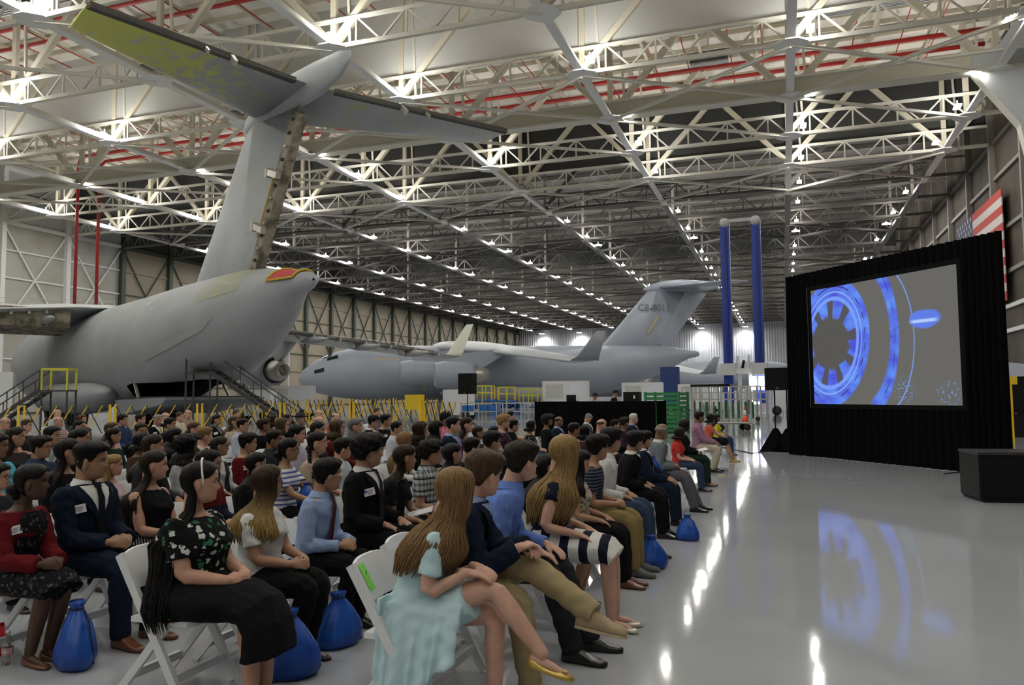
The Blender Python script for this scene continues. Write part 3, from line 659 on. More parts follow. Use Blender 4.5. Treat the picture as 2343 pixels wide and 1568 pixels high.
sd = thing('speaker_stand', 'pair of black speaker poles with tent-shaped cloth bases beside the screen', 'stand', tuple(P), R(-20))
for s in (-1, 1):
    MB().tube([(s*.18, 0, .05), (s*.18, 0, z0)], .022, 8).build('pole', BLKPLAS, sd)
    MB().rings([np.array([(s*.18-.36, -.36, 0), (s*.18+.36, -.36, 0), (s*.18+.36, .36, 0), (s*.18-.36, .36, 0)]), np.array([(s*.18-.05, -.05, .66), (s*.18+.05, -.05, .66), (s*.18+.05, .05, .66), (s*.18-.05, .05, .66)])]).build('cloth_base', BLKCLOTH, sd)
P = at_z(1070, 984); z0 = at_y(1064, 902, P[1])[2]; z1 = at_y(1064, 855, P[1])[2]
loudspeaker('black loudspeaker on a single pole in front of the white cart', P, R(-15), .78, .5, z1-z0, z0)
sd = thing('speaker_stand', 'single black tripod speaker pole in front of the white cart', 'stand', tuple(P), 0)
MB().tube([(0, 0, .05), (0, 0, z0)], .025, 8).build('pole', BLKPLAS, sd)
for a in (0, 2.1, 4.2): stick('leg', (0, 0, .75), (.55*math.cos(a), .55*math.sin(a), .015), .03, .03, BLKPLAS, sd)
P = at_z(2243, 1150); z1 = at_y(2240, 1037, P[1])[2]
sb = thing('subwoofer', 'wide low black subwoofer box on the floor before the drape', 'speaker', (P[0], P[1], 0), R(8))
MB().prism([(0, .06), (.06, 0), (1.35, 0), (1.35, z1), (0, z1)], 0, .8, 'y').build('cabinet', BLKPLAS, sb)
MB().box((.05, -.02, .08), (1.3, .01, z1-.06)).build('grille', GRILLE, sb); MB().box((-.01, -.01, z1-.03), (1.36, .81, z1+.012)).build('top_plate', mat('dark_grey_plate', (.03, .03, .032), .4), sb)
P = at_z(2335, 1000); z0 = at_y(2330, 950, P[1])[2]; z1 = at_y(2330, 862, P[1])[2]
loudspeaker('black loudspeaker on a crate behind the screen drape edge', P, R(-30), 1.1, .7, z1-z0, z0)
t = thing('flight_case', 'black flight case under a loudspeaker behind the drape', 'case', (P[0], P[1], 0), R(-30)); MB().box((-.6, -.4, 0), (.6, .4, z0)).build('shell', BLKPLAS, t)
for s in (-1, 1): stick('edge_trim', (s*.6, -.4, 0), (s*.6, -.4, z0), .03, .03, ALU, t)
P = at_z(2309, 1017); t = thing('barrier_post', 'yellow steel post frame standing behind the drape', 'post', tuple(P))
z1 = at_y(2305, 862, P[1])[2]
for x in (-.12, .12): stick('upright', (x, 0, 0), (x, 0, z1), .07, .07, YELLOW, t)
MB().box((-.3, -.06, z1-.25), (.3, .06, z1)).build('head_plate', YELLOW, t)
for z in (.4, 1.0, 1.6): stick('rung', (-.12, 0, z), (.12, 0, z), .05, .05, YELLOW, t)
P = at_z(2313, 975); t = thing('covered_machine', 'machine under a pale tarpaulin behind the yellow post', 'machine', (P[0], P[1], 0))
z1 = at_y(2310, 830, P[1])[2]
MB().box((-1.4, -1, 0), (1.4, 1, z1*.62)).build('body', mat('navy_paint', (.03, .06, .16), .5), t); MB().prism([(-1.5, z1*.6), (-1.5, z1*.86), (-.4, z1), (1.5, z1*.92), (1.5, z1*.6)], -1.1, 1.1, 'y').build('tarpaulin', mat('tarp', (.6, .62, .72), .6), t)
# ---- control desk in black skirting, with two operators' gear
L0 = at_z(1224, 1000); L1 = at_z(1502, 1004); u_ = (L1-L0)/np.linalg.norm(L1-L0); WD = np.linalg.norm(L1-L0); hz = 1.42
dk = thing('control_desk', 'long control desk hidden by black pleated skirting', 'desk', (L0[0], L0[1], 0), math.atan2(u_[1], u_[0]))
obj('skirting', pleats(0, WD, .01, hz, .05, .22), BLKCLOTH, dk)
o = obj('skirting', pleats(0, 1.6, .01, hz, .05, .22), BLKCLOTH, dk); o.rotation_euler = (0, 0, R(90)); o.location = (WD, 0, 0)
MB().box((0, .02, hz-.04), (WD, .85, hz)).build('top', BLKPLAS, dk)
DA = math.atan2(u_[1], u_[0]); dn = np.array([-u_[1], u_[0], 0])
def on_desk(x, y): return L0+u_*x+dn*y
q = on_desk(WD*.30, .4); t = thing('laptop', 'black laptop open on the control desk', 'laptop', (q[0], q[1], hz), DA); MB().box((-.2, -.14, 0), (.2, .14, .02)).build('base', BLKPLAS, t); MB().box((-.2, -.17, .02), (.2, -.15, .26)).build('lid', BLKPLAS, t)
q = on_desk(WD*.80, .35); t = thing('equipment_case', 'black rack case with a pale label on the control desk', 'case', (q[0], q[1], hz), DA); MB().box((-.3, -.25, 0), (.3, .25, .36)).build('shell', BLKPLAS, t); MB().box((.1, -.256, .1), (.17, -.25, .22)).build('label_plate', WHITEP, t)
# ---- expanding lattice barriers
def gate(a, b, h, label, group, n=5):
    a = np.array(a); b = np.array(b); d = b-a; Lg = np.linalg.norm(d[:2])-.3; t = thing('lattice_barrier', label, 'barrier', (a[0], a[1], 0), math.atan2(d[1], d[0]), group)
    for x in (0, .22): stick('post', (x, 0, 0), (x, 0, h), .09, .09, YELLOW, t)
    stick('foot', (.11, -.35, .04), (.11, .35, .04), .1, .08, YELLOW, t)
    x0 = .25; p = (Lg-x0)/n
    for i in range(n):
        stick('yellow_slat', (x0+i*p, .03, h*.2), (x0+(i+1)*p, .03, h*.97), .04, .15, YELLOW, t, up=(0, 1, 0))
        stick('black_slat', (x0+i*p, -.03, h*.95), (x0+(i+1)*p, -.03, h*.12), .04, .07, BLACKP, t, up=(0, 1, 0))
R1 = [at_z(*q) for q in ((-170, 1012), (40, 1006), (250, 1000), (450, 995), (640, 991), (800, 987), (962, 984), (1056, 984))]
for i in range(len(R1)-1): gate(R1[i], R1[i+1], 1.43, 'yellow and black lattice barrier in the line before the stripped aircraft' if i < 4 else 'yellow and black lattice barrier before the parked aircraft nose', 'lattice barriers before the stripped aircraft' if i < 4 else 'lattice barriers before the parked nose')
R2 = [at_z(*q) for q in ((500, 967), (600, 965), (700, 963), (800, 962), (900, 960), (1010, 959))]
for i in range(len(R2)-1): gate(R2[i], R2[i+1], 1.55, 'yellow lattice barrier in the row close under the parked aircraft', 'lattice barriers under the parked aircraft', 8)
P = at_z(963, 988); t = thing('sign_stand', 'yellow blank sign board on a post among the barriers', 'sign', tuple(P), R(-15))
stick('post', (.1, -.1, 0), (.1, -.1, 1.6), .16, .16, YELLOW, t); MB().box((-.9, -.14, 1.05), (.28, -.06, 1.75)).build('board', mat('sign_yellow', (.75, .52, .03), .5), t); MB().box((-.25, -.4, 0), (.4, .2, .06)).build('foot', YELLOW, t)
# ---- green slatted crate
P = at_z(1527, 990); t = thing('green_crate', 'tall green slatted crate beside the control desk', 'crate', (P[0], P[1], 0), R(-12))
gw, gh = 1.5, 1.78
for x in (-gw/2, gw/2):
    for y in (-.6, .6): stick('corner_post', (x, y, 0), (x, y, gh), .1, .1, GREENP, t)
for i in range(9):
    z = .12+i*.195
    for y in (-.6, .6): stick('slat', (-gw/2, y, z), (gw/2, y, z), .05, .13, GREENP, t)
    for x in (-gw/2, gw/2): stick('slat', (x, -.6, z), (x, .6, z), .05, .13, GREENP, t)
MB().box((-gw/2, -.6, .02), (gw/2, .6, .08)).build('floor_plate', GREENP, t)
# ---- fixture rack with rails
P0 = at_z(1566, 962); P1 = at_z(1742, 964); u2 = (P1-P0)/np.linalg.norm((P1-P0)); W2 = np.linalg.norm(P1-P0)
t = thing('fixture_rack', 'long steel rack with pipe rails and green uprights', 'rack', (P0[0], P0[1], 0), math.atan2(u2[1], u2[0]))
for z in (.12, 1.3, 1.72, 2.1): stick('rail', (0, 0, z), (W2, 0, z), .07, .07, ALU, t); stick('rail', (0, 1.3, z), (W2, 1.3, z), .07, .07, ALU, t)
for i in range(9):
    x = W2*i/8; stick('upright', (x, 0, 0), (x, 0, 2.1), .1, .1, ALU, t); stick('upright', (x, 1.3, 0), (x, 1.3, 2.1), .1, .1, ALU, t)
for i in range(10): stick('green_upright', (W2*(.1+.085*i), .5, .1), (W2*(.1+.085*i), .5, 1.15), .16, .1, GREENP, t)
for i in range(7): stick('hanging_part', (W2*(.12+.12*i), .2, 1.3), (W2*(.13+.12*i), .2, .4+.2*(i % 3)), .13, .1, (M_DARKST, ALU, M_DARKST)[i % 3], t)
MB().box((W2*.1, -.1, 2.12), (W2*.62, 1.4, 2.26)).build('black_top', BLKPLAS, t)
for x in (.2, W2-.2): o = MB().lathe([(.02, -.05), (.14, -.05), (.14, .05), (.02, .05)], 14, axis='y').build('caster', A_RUB, t, True); o.location = (x, 0, .14)
P = at_z(1705, 968); t = thing('traffic_cone', 'orange and white traffic cone before the steel rack', 'cone', tuple(P)+())
MB().box((-.22, -.22, 0), (.22, .22, .04)).build('base', ORANGE, t); MB().lathe([(.17, .04), (.11, .42)], 14).build('lower_cone', ORANGE, t, True); MB().lathe([(.11, .42), (.065, .72)], 14).build('white_sleeve', WHITEP, t, True); MB().lathe([(.065, .72), (.03, .95)], 14).build('tip', ORANGE, t, True)
P = at_z(1592, 1001); t = thing('hand_trolley', 'low wheeled steel trolley on the open floor', 'trolley', (P[0]+1.0, P[1]+6, 0), .4)
MB().box((-.8, -.35, .3), (.8, .35, .36)).build('deck', ALU, t)
for x in (-.6, .6):
    for y in (-.3, .3): o = MB().lathe([(.02, -.04), (.15, -.04), (.15, .04), (.02, .04)], 14, axis='y').build('wheel', A_RUB, t, True); o.location = (x, y, .15)
# ---- blue twin mast
P = at_z(1706, 957); t = thing('twin_mast', 'tall blue twin-column mast carrying a robot head', 'machine', (P[0], P[1], 0), R(-2))
kz = np.linalg.norm((P-EYE)[:2])/FPX
for s in (-1, 1):
    stick('column', (s*1.02, 0, 1.0), (s*1.02, 0, 13.2), .6, .5, BLUEP, t); stick('guide_rail', (s*1.02+.05, -.34, 1.0), (s*1.02+.05, -.34, 13.0), .12, .16, mat('dark_blue_paint', (.006, .02, .17), .4), t)
    MB().lathe([(.02, -.35), (.33, -.3), (.33, .3), (.02, .35)], 16, (s*1.02, 0, 13.4), 'y').build('sheave', mat('grey_cap', (.45, .46, .46), .5), t, True)
    MB().box((s*1.02-.5, -.6, 2.9), (s*1.02+.5, .5, 3.7)).build('carriage', mat('carriage_grey', (.62, .63, .64), .4), t)
stick('cross_pipe', (-1.0, 0, 13.55), (1.0, 0, 13.55), .22, .22, mat('grey_cap', (.45, .46, .46), .5), t)
MB().box((-.8, -.5, 3.0), (.8, .3, 3.35)).build('cross_head', WHITEP, t)
for x, h in ((-.5, .9), (-.1, .6), (.25, .95), (.5, .5)): stick('tool_arm', (x, -.3, 3.3), (x+.12, -.3, 3.3+h), .16, .16, (ALU, WHITEP, BLKPLAS, ALU)[int(h*10) % 4], t)
MB().box((-1.5, -.8, 0), (1.5, .8, .35)).build('base', M_KNEE, t)
for x in (-.9, -.3, .4): stick('base_leg', (x, 0, .3), (x, 0, 3.0), .22, .3, ALU, t)
for x in (.45, .95): MB().box((x, -.62, 1.9), (x+.36, -.6, 2.8)).build('work_light', emit('work_light', (1, 1, .95), 14.0), t)
MB().box((.3, -.62, .95), (1.0, -.6, 1.1)).build('work_light', emit('work_light', (1, 1, .95), 14.0), t)
# ---- blue work stands with yellow rails
def work_stand(px, py, wd, h, label, rz):
    P = at_z(px, py); t = thing('work_stand', label, 'stand', (P[0], P[1], 0), rz)
    MB().box((-wd/2, -.8, h-.1), (wd/2, .8, h)).build('deck', LBLUE, t)
    for x in (-wd/2, 0, wd/2):
        for y in (-.8, .8):
            stick('leg', (x, y, 0), (x, y, h), .12, .12, LBLUE if x else ALU, t); stick('rail_post', (x, y, h), (x, y, h+1.1), .09, .09, YELLOW if x else mat('lime_rail', (.62, .60, .05), .5), t)
    for y in (-.8, .8):
        for z in (.55, 1.1): stick('handrail', (-wd/2, y, h+z), (wd/2, y, h+z), .11, .11, mat('lime_rail', (.62, .60, .05), .5), t)
        stick('brace', (-wd/2, y, .2), (wd/2, y, h-.2), .07, .07, LBLUE, t); stick('brace', (wd/2, y, .2), (-wd/2, y, h-.2), .07, .07, LBLUE, t)
    for z in (.5, 1.0): stick('shelf_rail', (-wd/2, -.85, z), (wd/2, -.85, z), .1, .1, ALU, t)
work_stand(1108, 952, 1.5, 1.35, 'blue work stand with yellow guardrail next to the black loudspeaker', .2)
work_stand(1160, 950, 1.4, 1.25, 'blue work stand with yellow guardrail between two others', .3)
work_stand(1214, 949, 1.6, 1.1, 'blue work stand with yellow guardrail next to the control desk', .1)
for i, px in enumerate((1100, 1196)):
    P = at_z(px, 975); t = thing('pipe_rack', ('low pipe-frame cart with blue bins before the work stands', 'low pipe-frame cart with empty shelves beside the control desk')[i], 'cart', (P[0], P[1], 0), .15)
    for z in (.25, .8, 1.25):
        for y in (-.5, .5): stick('rail', (-1.0, y, z), (1.0, y, z), .06, .06, ALU, t)
    for x in (-1.0, 0, 1.0):
        for y in (-.5, .5): stick('upright', (x, y, 0), (x, y, 1.3), .06, .06, ALU, t)
    if i == 0:
        for x in (-.7, .2, .8): MB().box((x-.25, -.4, .82), (x+.25, .4, 1.15)).build('bin', LBLUE, t)
# ---- white carts and vehicles
def cart(px, py, wd, dp, h, label, rz=.1, m=WHITEP, win=True):
    P = at_z(px, py); t = thing('service_cart', label, 'cart', (P[0], P[1], 0), rz)
    MB().box((-wd/2, -dp/2, .35), (wd/2, dp/2, h)).build('body', m, t)
    if win: MB().box((wd*.12, -dp/2-.02, h*.55), (wd*.42, -dp/2, h*.88)).build('window', mat('pale_pane', (.75, .78, .85), .2), t); MB().box((-wd*.42, -dp/2-.02, h*.5), (-wd*.02, -dp/2, h*.9)).build('hatch', mat('hatch_grey', (.55, .55, .53), .5), t)
    for x in (-wd*.35, wd*.35):
        for y in (-dp/2, dp/2): o = MB().lathe([(.05, -.1), (.35, -.1), (.35, .1), (.05, .1)], 16, axis='y').build('wheel', A_RUB, t, True); o.location = (x, y, .35)
    return t
cart(1296, 948, 3.8, 2.0, 2.85, 'white box cart with pale windows behind the control desk')
cart(1472, 950, 3.2, 1.9, 2.6, 'white cart with blue crates on top behind the green crate')
cart(1050, 962, 1.9, 1.1, 2.1, 'white cabinet cart behind the black loudspeaker pole', .0, WHITEP, False)
cart(668, 956, 3.4, 1.8, 2.6, 'white ground-power cart beside the parked aircraft nose', .3)
cart(585, 962, 2.6, 1.6, 2.2, 'white utility cart under the bare engine', .3)
cart(-8, 985, 1.5, 1.2, 3.2, 'white wall cabinet cart beneath the aircraft wing', .8, WHITEP, False)
cart(1600, 945, 3.4, 1.5, 2.5, 'white tug beside the blue twin mast', .0)
cart(1796, 950, 1.6, 1.2, 2.6, 'white cabinet behind the poled loudspeaker', .0, WHITEP, False)
cart(1535, 944, 1.6, 1.0, 4.1, 'dark blue tall cabinet under the far wing', .0, mat('navy_cab', (.01, .04, .16), .5), False)
# ---- boarding stairs beside the stripped aircraft
STAIRM = mat('dark_stair_steel', (.05, .05, .052), .5)
def stairs(px, py, label, h, run, rz, rail):
    P = at_z(px, py); t = thing('boarding_stairs', label, 'stairs', (P[0], P[1], 0), rz)
    n = int(h/.22)
    for i in range(n): stick('tread', (-run*(1-i/n), -.45, h*i/n), (-run*(1-i/n), .45, h*i/n), .28, .04, STAIRM, t)
    for y in (-.5, .5):
        stick('stringer', (-run, y, 0), (0, y, h), .06, .2, STAIRM, t); stick('handrail', (-run, y, 1.0), (0, y, h+1.0), .05, .05, STAIRM, t)
        for i in range(4): stick('baluster', (-run*i/4, y, h*(1-i/4)), (-run*i/4, y, h*(1-i/4)+1), .04, .04, STAIRM, t)
    MB().box((0, -.45, h-.08), (1.4, .45, h)).build('landing', STAIRM, t)
    for x in (.06, 1.34):
        for y in (-.42, .42): stick('leg', (x, y, 0), (x, y, h), .07, .07, STAIRM, t); stick('rail_post', (x, y, h), (x, y, h+1.05), .08, .08, rail, t)
    for y in (-.42, .42): stick('landing_rail', (.06, y, h+1.05), (1.34, y, h+1.05), .1, .1, rail, t)
    stick('landing_rail', (1.34, -.42, h+1.05), (1.34, .42, h+1.05), .1, .1, rail, t)
stairs(100, 990, 'dark steel stairs with yellow landing rails at the aircraft door', 2.15, 3.2, R(20), mat('lime_rail', (.62, .60, .05), .5))
stairs(490, 986, 'dark steel stairs running down from the open cargo ramp', 3.0, 4.5, R(195), STAIRM)
# ---- maintenance docks behind the wings
def dock(a, b, z, label, wd=1.2):
    t = thing('maintenance_dock', label, 'platform'); a = np.array(a); b = np.array(b)
    stick('deck_beam', (*a, z), (*b, z), wd, .5, M_KNEE, t)
    n = 8
    for i in range(n+1):
        q = a+(b-a)*i/n; stick('rail_post', (*q, z+.2), (*q, z+1.3), .06, .06, M_KNEE, t)
        if i % 4 == 0: stick('leg', (*q, 0), (*q, z), .3, .3, M_KNEE, t)
    for dz in (.75, 1.3): stick('handrail', (*a, z+dz), (*b, z+dz), .06, .06, M_KNEE, t)
q0 = at_z(-60, 690, 12.4); q1 = at_z(262, 700, 12.4); dock(q0[:2], q1[:2], 11.6, 'grey maintenance dock with railing behind the stripped aircraft wing')
q0 = at_z(660, 772, 10.5); q1 = at_z(935, 800, 10.5); dock(q0[:2], q1[:2], 10.2, 'grey maintenance dock rail behind the bare wing trailing edge', .5)
# ================================================================ people: builders
def nrm(v): v = np.asarray(v, float); return v/(np.linalg.norm(v)+1e-12)
def rotz(a): c, s = math.cos(a), math.sin(a); return np.array([[c, -s, 0], [s, c, 0], [0, 0, 1]])
def roty(a): c, s = math.cos(a), math.sin(a); return np.array([[c, 0, s], [0, 1, 0], [-s, 0, c]])
def rotx(a): c, s = math.cos(a), math.sin(a); return np.array([[1, 0, 0], [0, c, -s], [0, s, c]])
RINGS = {'m': [(-.11, .15, .10), (-.05, .175, .125), (.05, .165, .122), (.15, .152, .112), (.25, .160, .118), (.34, .178, .122), (.41, .182, .110), (.452, .152, .092), (.482, .100, .075), (.505, .064, .062), (.55, .056, .058), (.64, .055, .058)],
         'f': [(-.11, .155, .105), (-.05, .185, .13), (.05, .168, .12), (.15, .134, .10), (.25, .142, .112), (.32, .152, .128), (.39, .154, .108), (.435, .128, .086), (.468, .080, .066), (.492, .052, .053), (.55, .046, .050), (.64, .046, .050)]}
class Pose:
    def __init__(s, sex='m', lean=-4, yaw=30, twist=8, pitch=0, arms='clasp', legs='normal', bw=1.0, curve=.10, roll=0, spread=None, knees=None, elbow_out=None, wr=None):
        s.sex, s.lean, s.yaw, s.twist, s.pitch, s.bw, s.curve, s.roll = sex, R(lean), R(yaw), R(twist), R(pitch), bw, curve, R(roll)
        R_ = np.array(RINGS[sex]); s.rs = R_[:, 0]; k = 1+(bw-1)*np.clip((.47-s.rs)/.1, 0, 1); s.rw = R_[:, 1]*k; s.rd = R_[:, 2]*(1+(k-1)*1.35)
        s.hip = np.array([0, 0, .545]); s.hs = 1.05 if sex == 'm' else 1.0
        m = sex == 'm'
        # head
        nb = s.spine(.50); s.hc = nb+np.array([.045+.10*math.sin(s.lean), 0, .148]); s.hc += rotz(s.yaw)@np.array([.015, 0, 0])
        s.HR = rotz(s.yaw)@roty(s.pitch)@rotx(s.roll)
        # arms
        sw = (.178 if m else .152)*(1+(bw-1)*.45); c = s.spine(.415 if m else .40); T = rotz(s.twist)
        s.sh = {1: c+T@np.array([.005, sw, 0]), -1: c+T@np.array([.005, -sw, 0])}
        ua, fa = (.285, .25) if m else (.262, .232)
        W = {'clasp': {1: (.30, .085, .665), -1: (.30, -.085, .665)}, 'lap': {1: (.25, .13, .645), -1: (.25, -.13, .645)}, 'knees': {1: (.36, .11, .64), -1: (.36, -.11, .64)},
             'crossed': {1: (.20, -.06, .86), -1: (.22, .05, .82)}, 'face': {1: (.24, .10, .66), -1: (.24, -.05, .99)}, 'high': {1: (.30, .03, .98), -1: (.30, -.05, .97)}, 'fwd': {1: (.40, .08, .68), -1: (.40, -.08, .68)}}
        s.arms = arms; s.wr = {k_: np.array(v) for k_, v in (wr or W[arms]).items()}
        s.el = {}
        for q in (1, -1):
            a, b = s.sh[q], s.wr[q]; d = b-a; L = np.linalg.norm(d); mx = (ua+fa)*.985
            if L > mx: b = a+d/L*mx; s.wr[q] = b; d = b-a; L = mx
            x = (ua**2-fa**2+L*L)/(2*L); h = math.sqrt(max(ua**2-x*x, 0)); dn = d/L
            eo = elbow_out if elbow_out is not None else .45
            pole = np.array([-.55, q*eo, -.9]); pole -= dn*np.dot(pole, dn); s.el[q] = a+dn*x+nrm(pole)*h
        # legs
        kn = {1: np.array([.44, .115 if m else .075, .525]), -1: np.array([.44, -.115 if m else -.075, .525])}
        an = {1: np.array([.46, .12 if m else .06, .09]), -1: np.array([.46, -.12 if m else -.06, .09])}
        s.footdir = {1: np.array([1, .12, 0.]), -1: np.array([1, -.12, 0.])}
        if legs == 'tucked': an[1][0] = .32; an[-1][0] = .30
        if legs == 'out': an[1][0] = .62; an[-1][0] = .58
        if legs == 'split': an[1][0] = .56; an[-1][0] = .36
        if legs == 'cross':      # right over left
            kn[-1] = np.array([.44, -.01, .69]); an[-1] = np.array([.69, .02, .37]); s.footdir[-1] = np.array([.95, .05, -.22])
            kn[1] = np.array([.43, .05, .53]); an[1] = np.array([.43, .03, .09])
        if legs == 'cross2':     # left over right
            kn[1] = np.array([.47, .02, .68]); an[1] = np.array([.82, -.02, .47]); s.footdir[1] = np.array([.95, .05, -.15])
            kn[-1] = np.array([.44, -.09, .53]); an[-1] = np.array([.50, -.08, .09])
        if legs == 'wide': kn[1][1] = .2; kn[-1][1] = -.2; an[1][1] = .2; an[-1][1] = -.2
        if legs == 'stand':
            kn = {1: np.array([.02, .10, .10]), -1: np.array([.02, -.10, .10])}; an = {1: np.array([0, .1, -.30]), -1: np.array([0, -.1, -.30])}
        s.kn, s.an = kn, an; s.hj = {1: np.array([.0, .092, .535]), -1: np.array([.0, -.092, .535])}
    def spine(s, t):
        return s.hip+np.array([math.sin(s.lean)*t+s.curve*max(t-.12, 0)**2, 0, math.cos(s.lean)*t])
    def torso(s, t, th, off=0.0):
        c = s.spine(t); w = np.interp(t, s.rs, s.rw)+off; d = np.interp(t, s.rs, s.rd)+off
        e = 2/2.35; x = np.sign(math.cos(th))*abs(math.cos(th))**e*d; y = np.sign(math.sin(th))*abs(math.sin(th))**e*w
        if s.sex == 'f':
            x += .022*s.bw*math.exp(-((t-.30)/.055)**2)*max(math.cos(th), 0)**1.5
        if s.bw > 1.12: x += .05*(s.bw-1)*math.exp(-((t-.10)/.12)**2)*max(math.cos(th), 0)
        tw = s.twist*float(smoothstep(t, .1, .42))
        return c+rotz(tw)@np.array([x, y, 0])
    def torso_v(s, T, TH, off):
        """vectorised torso(); T, TH, off broadcast together"""
        T, TH, off = np.broadcast_arrays(np.asarray(T, float), np.asarray(TH, float), np.asarray(off, float))
        w = np.interp(T, s.rs, s.rw)+off; d = np.interp(T, s.rs, s.rd)+off; e = 2/2.35; c, sn = np.cos(TH), np.sin(TH)
        x = np.sign(c)*abs(c)**e*d; y = np.sign(sn)*abs(sn)**e*w
        if s.sex == 'f': x = x+.022*s.bw*np.exp(-((T-.30)/.055)**2)*np.clip(c, 0, 1)**1.5
        if s.bw > 1.12: x = x+.05*(s.bw-1)*np.exp(-((T-.10)/.12)**2)*np.clip(c, 0, 1)
        tw = s.twist*smoothstep(T, .1, .42); C, S = np.cos(tw), np.sin(tw)
        return np.stack([s.hip[0]+math.sin(s.lean)*T+s.curve*np.clip(T-.12, 0, None)**2+x*C-y*S, s.hip[1]+x*S+y*C, s.hip[2]+math.cos(s.lean)*T], -1)
    def torso_loft(s, t0, t1, off, n=26, step=.018, flare=0.0, close=0.0):
        T = np.linspace(t0, t1, max(4, int((t1-t0)/step))); a = np.linspace(0, 2*np.pi, n, endpoint=False)
        return list(s.torso_v(T[:, None], a[None, :], (off+flare*np.clip(1-(T-t0)/.15, 0, None))[:, None]))
def limb(mb, P, r, n=12):
    P = [np.array(p, float) for p in P]; r = list(r)
    Q = []; rr = []
    d0 = nrm(P[0]-P[1]); d1 = nrm(P[-1]-P[-2])
    for k in (.92, .6): Q.append(P[0]+d0*r[0]*k); rr.append(r[0]*math.sqrt(1-k*k))
    Q += P; rr += r
    for k in (.6, .92): Q.append(P[-1]+d1*r[-1]*k); rr.append(r[-1]*math.sqrt(1-k*k))
    mb.tube(Q, np.array(rr), n)
def lerp(a, b, t): return np.array(a)+(np.array(b)-np.array(a))*t
ARM_R = {'m': (.056, .050, .043, .043, .037, .027), 'f': (.047, .044, .038, .037, .033, .024)}
LEG_R = {'m': (.09, .086, .062, .056, .058, .040), 'f': (.092, .086, .060, .053, .055, .036)}
def arm_pts(p, q):
    a, e, w = p.sh[q], p.el[q], p.wr[q]
    return [a, lerp(a, e, .5), lerp(a, e, .93), lerp(e, w, .12), lerp(e, w, .4), w]
def leg_pts(p, q):
    h, k, a = p.hj[q], p.kn[q], p.an[q]
    return [h, lerp(h, k, .5), lerp(h, k, .92), lerp(k, a, .1), lerp(k, a, .35), a]
HZ = np.array([-.118, -.112, -.10, -.085, -.07, -.055, -.04, -.02, 0, .02, .04, .06, .08, .095, .107, .114, .1175])
HF = np.array([.030, .058, .078, .080, .081, .083, .083, .083, .080, .088, .090, .087, .076, .060, .040, .020, .003])
HB = np.array([.010, .000, .008, .028, .045, .060, .074, .088, .096, .101, .102, .098, .086, .070, .048, .026, .003])
HW = np.array([.018, .034, .046, .055, .061, .065, .068, .072, .0745, .076, .0765, .075, .068, .056, .038, .021, .003])
def head_xyz(th, z, off=0.0, face=True):
    f, b, w_ = np.interp(z, HZ, HF)+off, np.interp(z, HZ, HB)+off, np.interp(z, HZ, HW)+off
    c, s = math.cos(th), math.sin(th); e = .88
    x = (f if c >= 0 else b)*np.sign(c)*abs(c)**e; y = w_*np.sign(s)*abs(s)**e
    if face and c > 0:
        G = lambda v, m, sg: math.exp(-((v-m)/sg)**2)
        if -.052 < z < .03:      # nose
            pr = np.interp(z, [-.052, -.046, -.038, -.03, -.012, .004, .02, .03], [0, .012, .026, .024, .014, .007, .003, 0]); x += pr*G(y, 0, .0125 if z < -.025 else .0085)
        x -= .011*G(abs(y), .031, .015)*G(z, .0, .011)      # sockets
        x += .004*G(abs(y), .031, .010)*G(z, -.001, .007)    # lids
        x += .004*G(z, .021, .008)*G(abs(y), .028, .022)    # brows
        x += .0055*G(z, -.0605, .0045)*G(y, 0, .019)+.006*G(z, -.071, .0045)*G(y, 0, .017)-.003*G(z, -.0655, .0022)*G(y, 0, .02)-.003*G(z, -.083, .006)*G(y, 0, .02)
        x += .005*G(z, -.10, .010)*G(y, 0, .017)
    return np.array([x, y, z])
def head_rings(off=0.0, n=40, face=True, fat=1.0):
    zs = np.concatenate([[-.1185], np.arange(-.113, .1135, .0055), [.1178]]); a = np.linspace(0, 2*np.pi, n, endpoint=False)
    return [np.array([head_xyz(t, z, off, face)*np.array([1, fat if z < .02 else 1, 1]) for t in a]) for z in zs]
_HR = {}
def head_into(mb, p):
    k = 'fat' if p.bw > 1.12 else 'n'
    if k not in _HR: _HR[k] = head_rings(fat=1.08 if k == 'fat' else 1.0)
    S = np.array([1, 1, 1.0])*p.hs
    mb.rings([p.hc+(r*S)@p.HR.T for r in _HR[k]])
    for s in (1, -1):
        E = p.HR@rotz(s*.35)
        mb.ell(p.hc+p.HR@(np.array([-.012, s*.079, -.012])*S), (.019, .009, .031), 10, 8, E)
        mb.ell(p.hc+p.HR@(np.array([-.012, s*.075, -.036])*S), (.010, .009, .012), 8, 6, E)
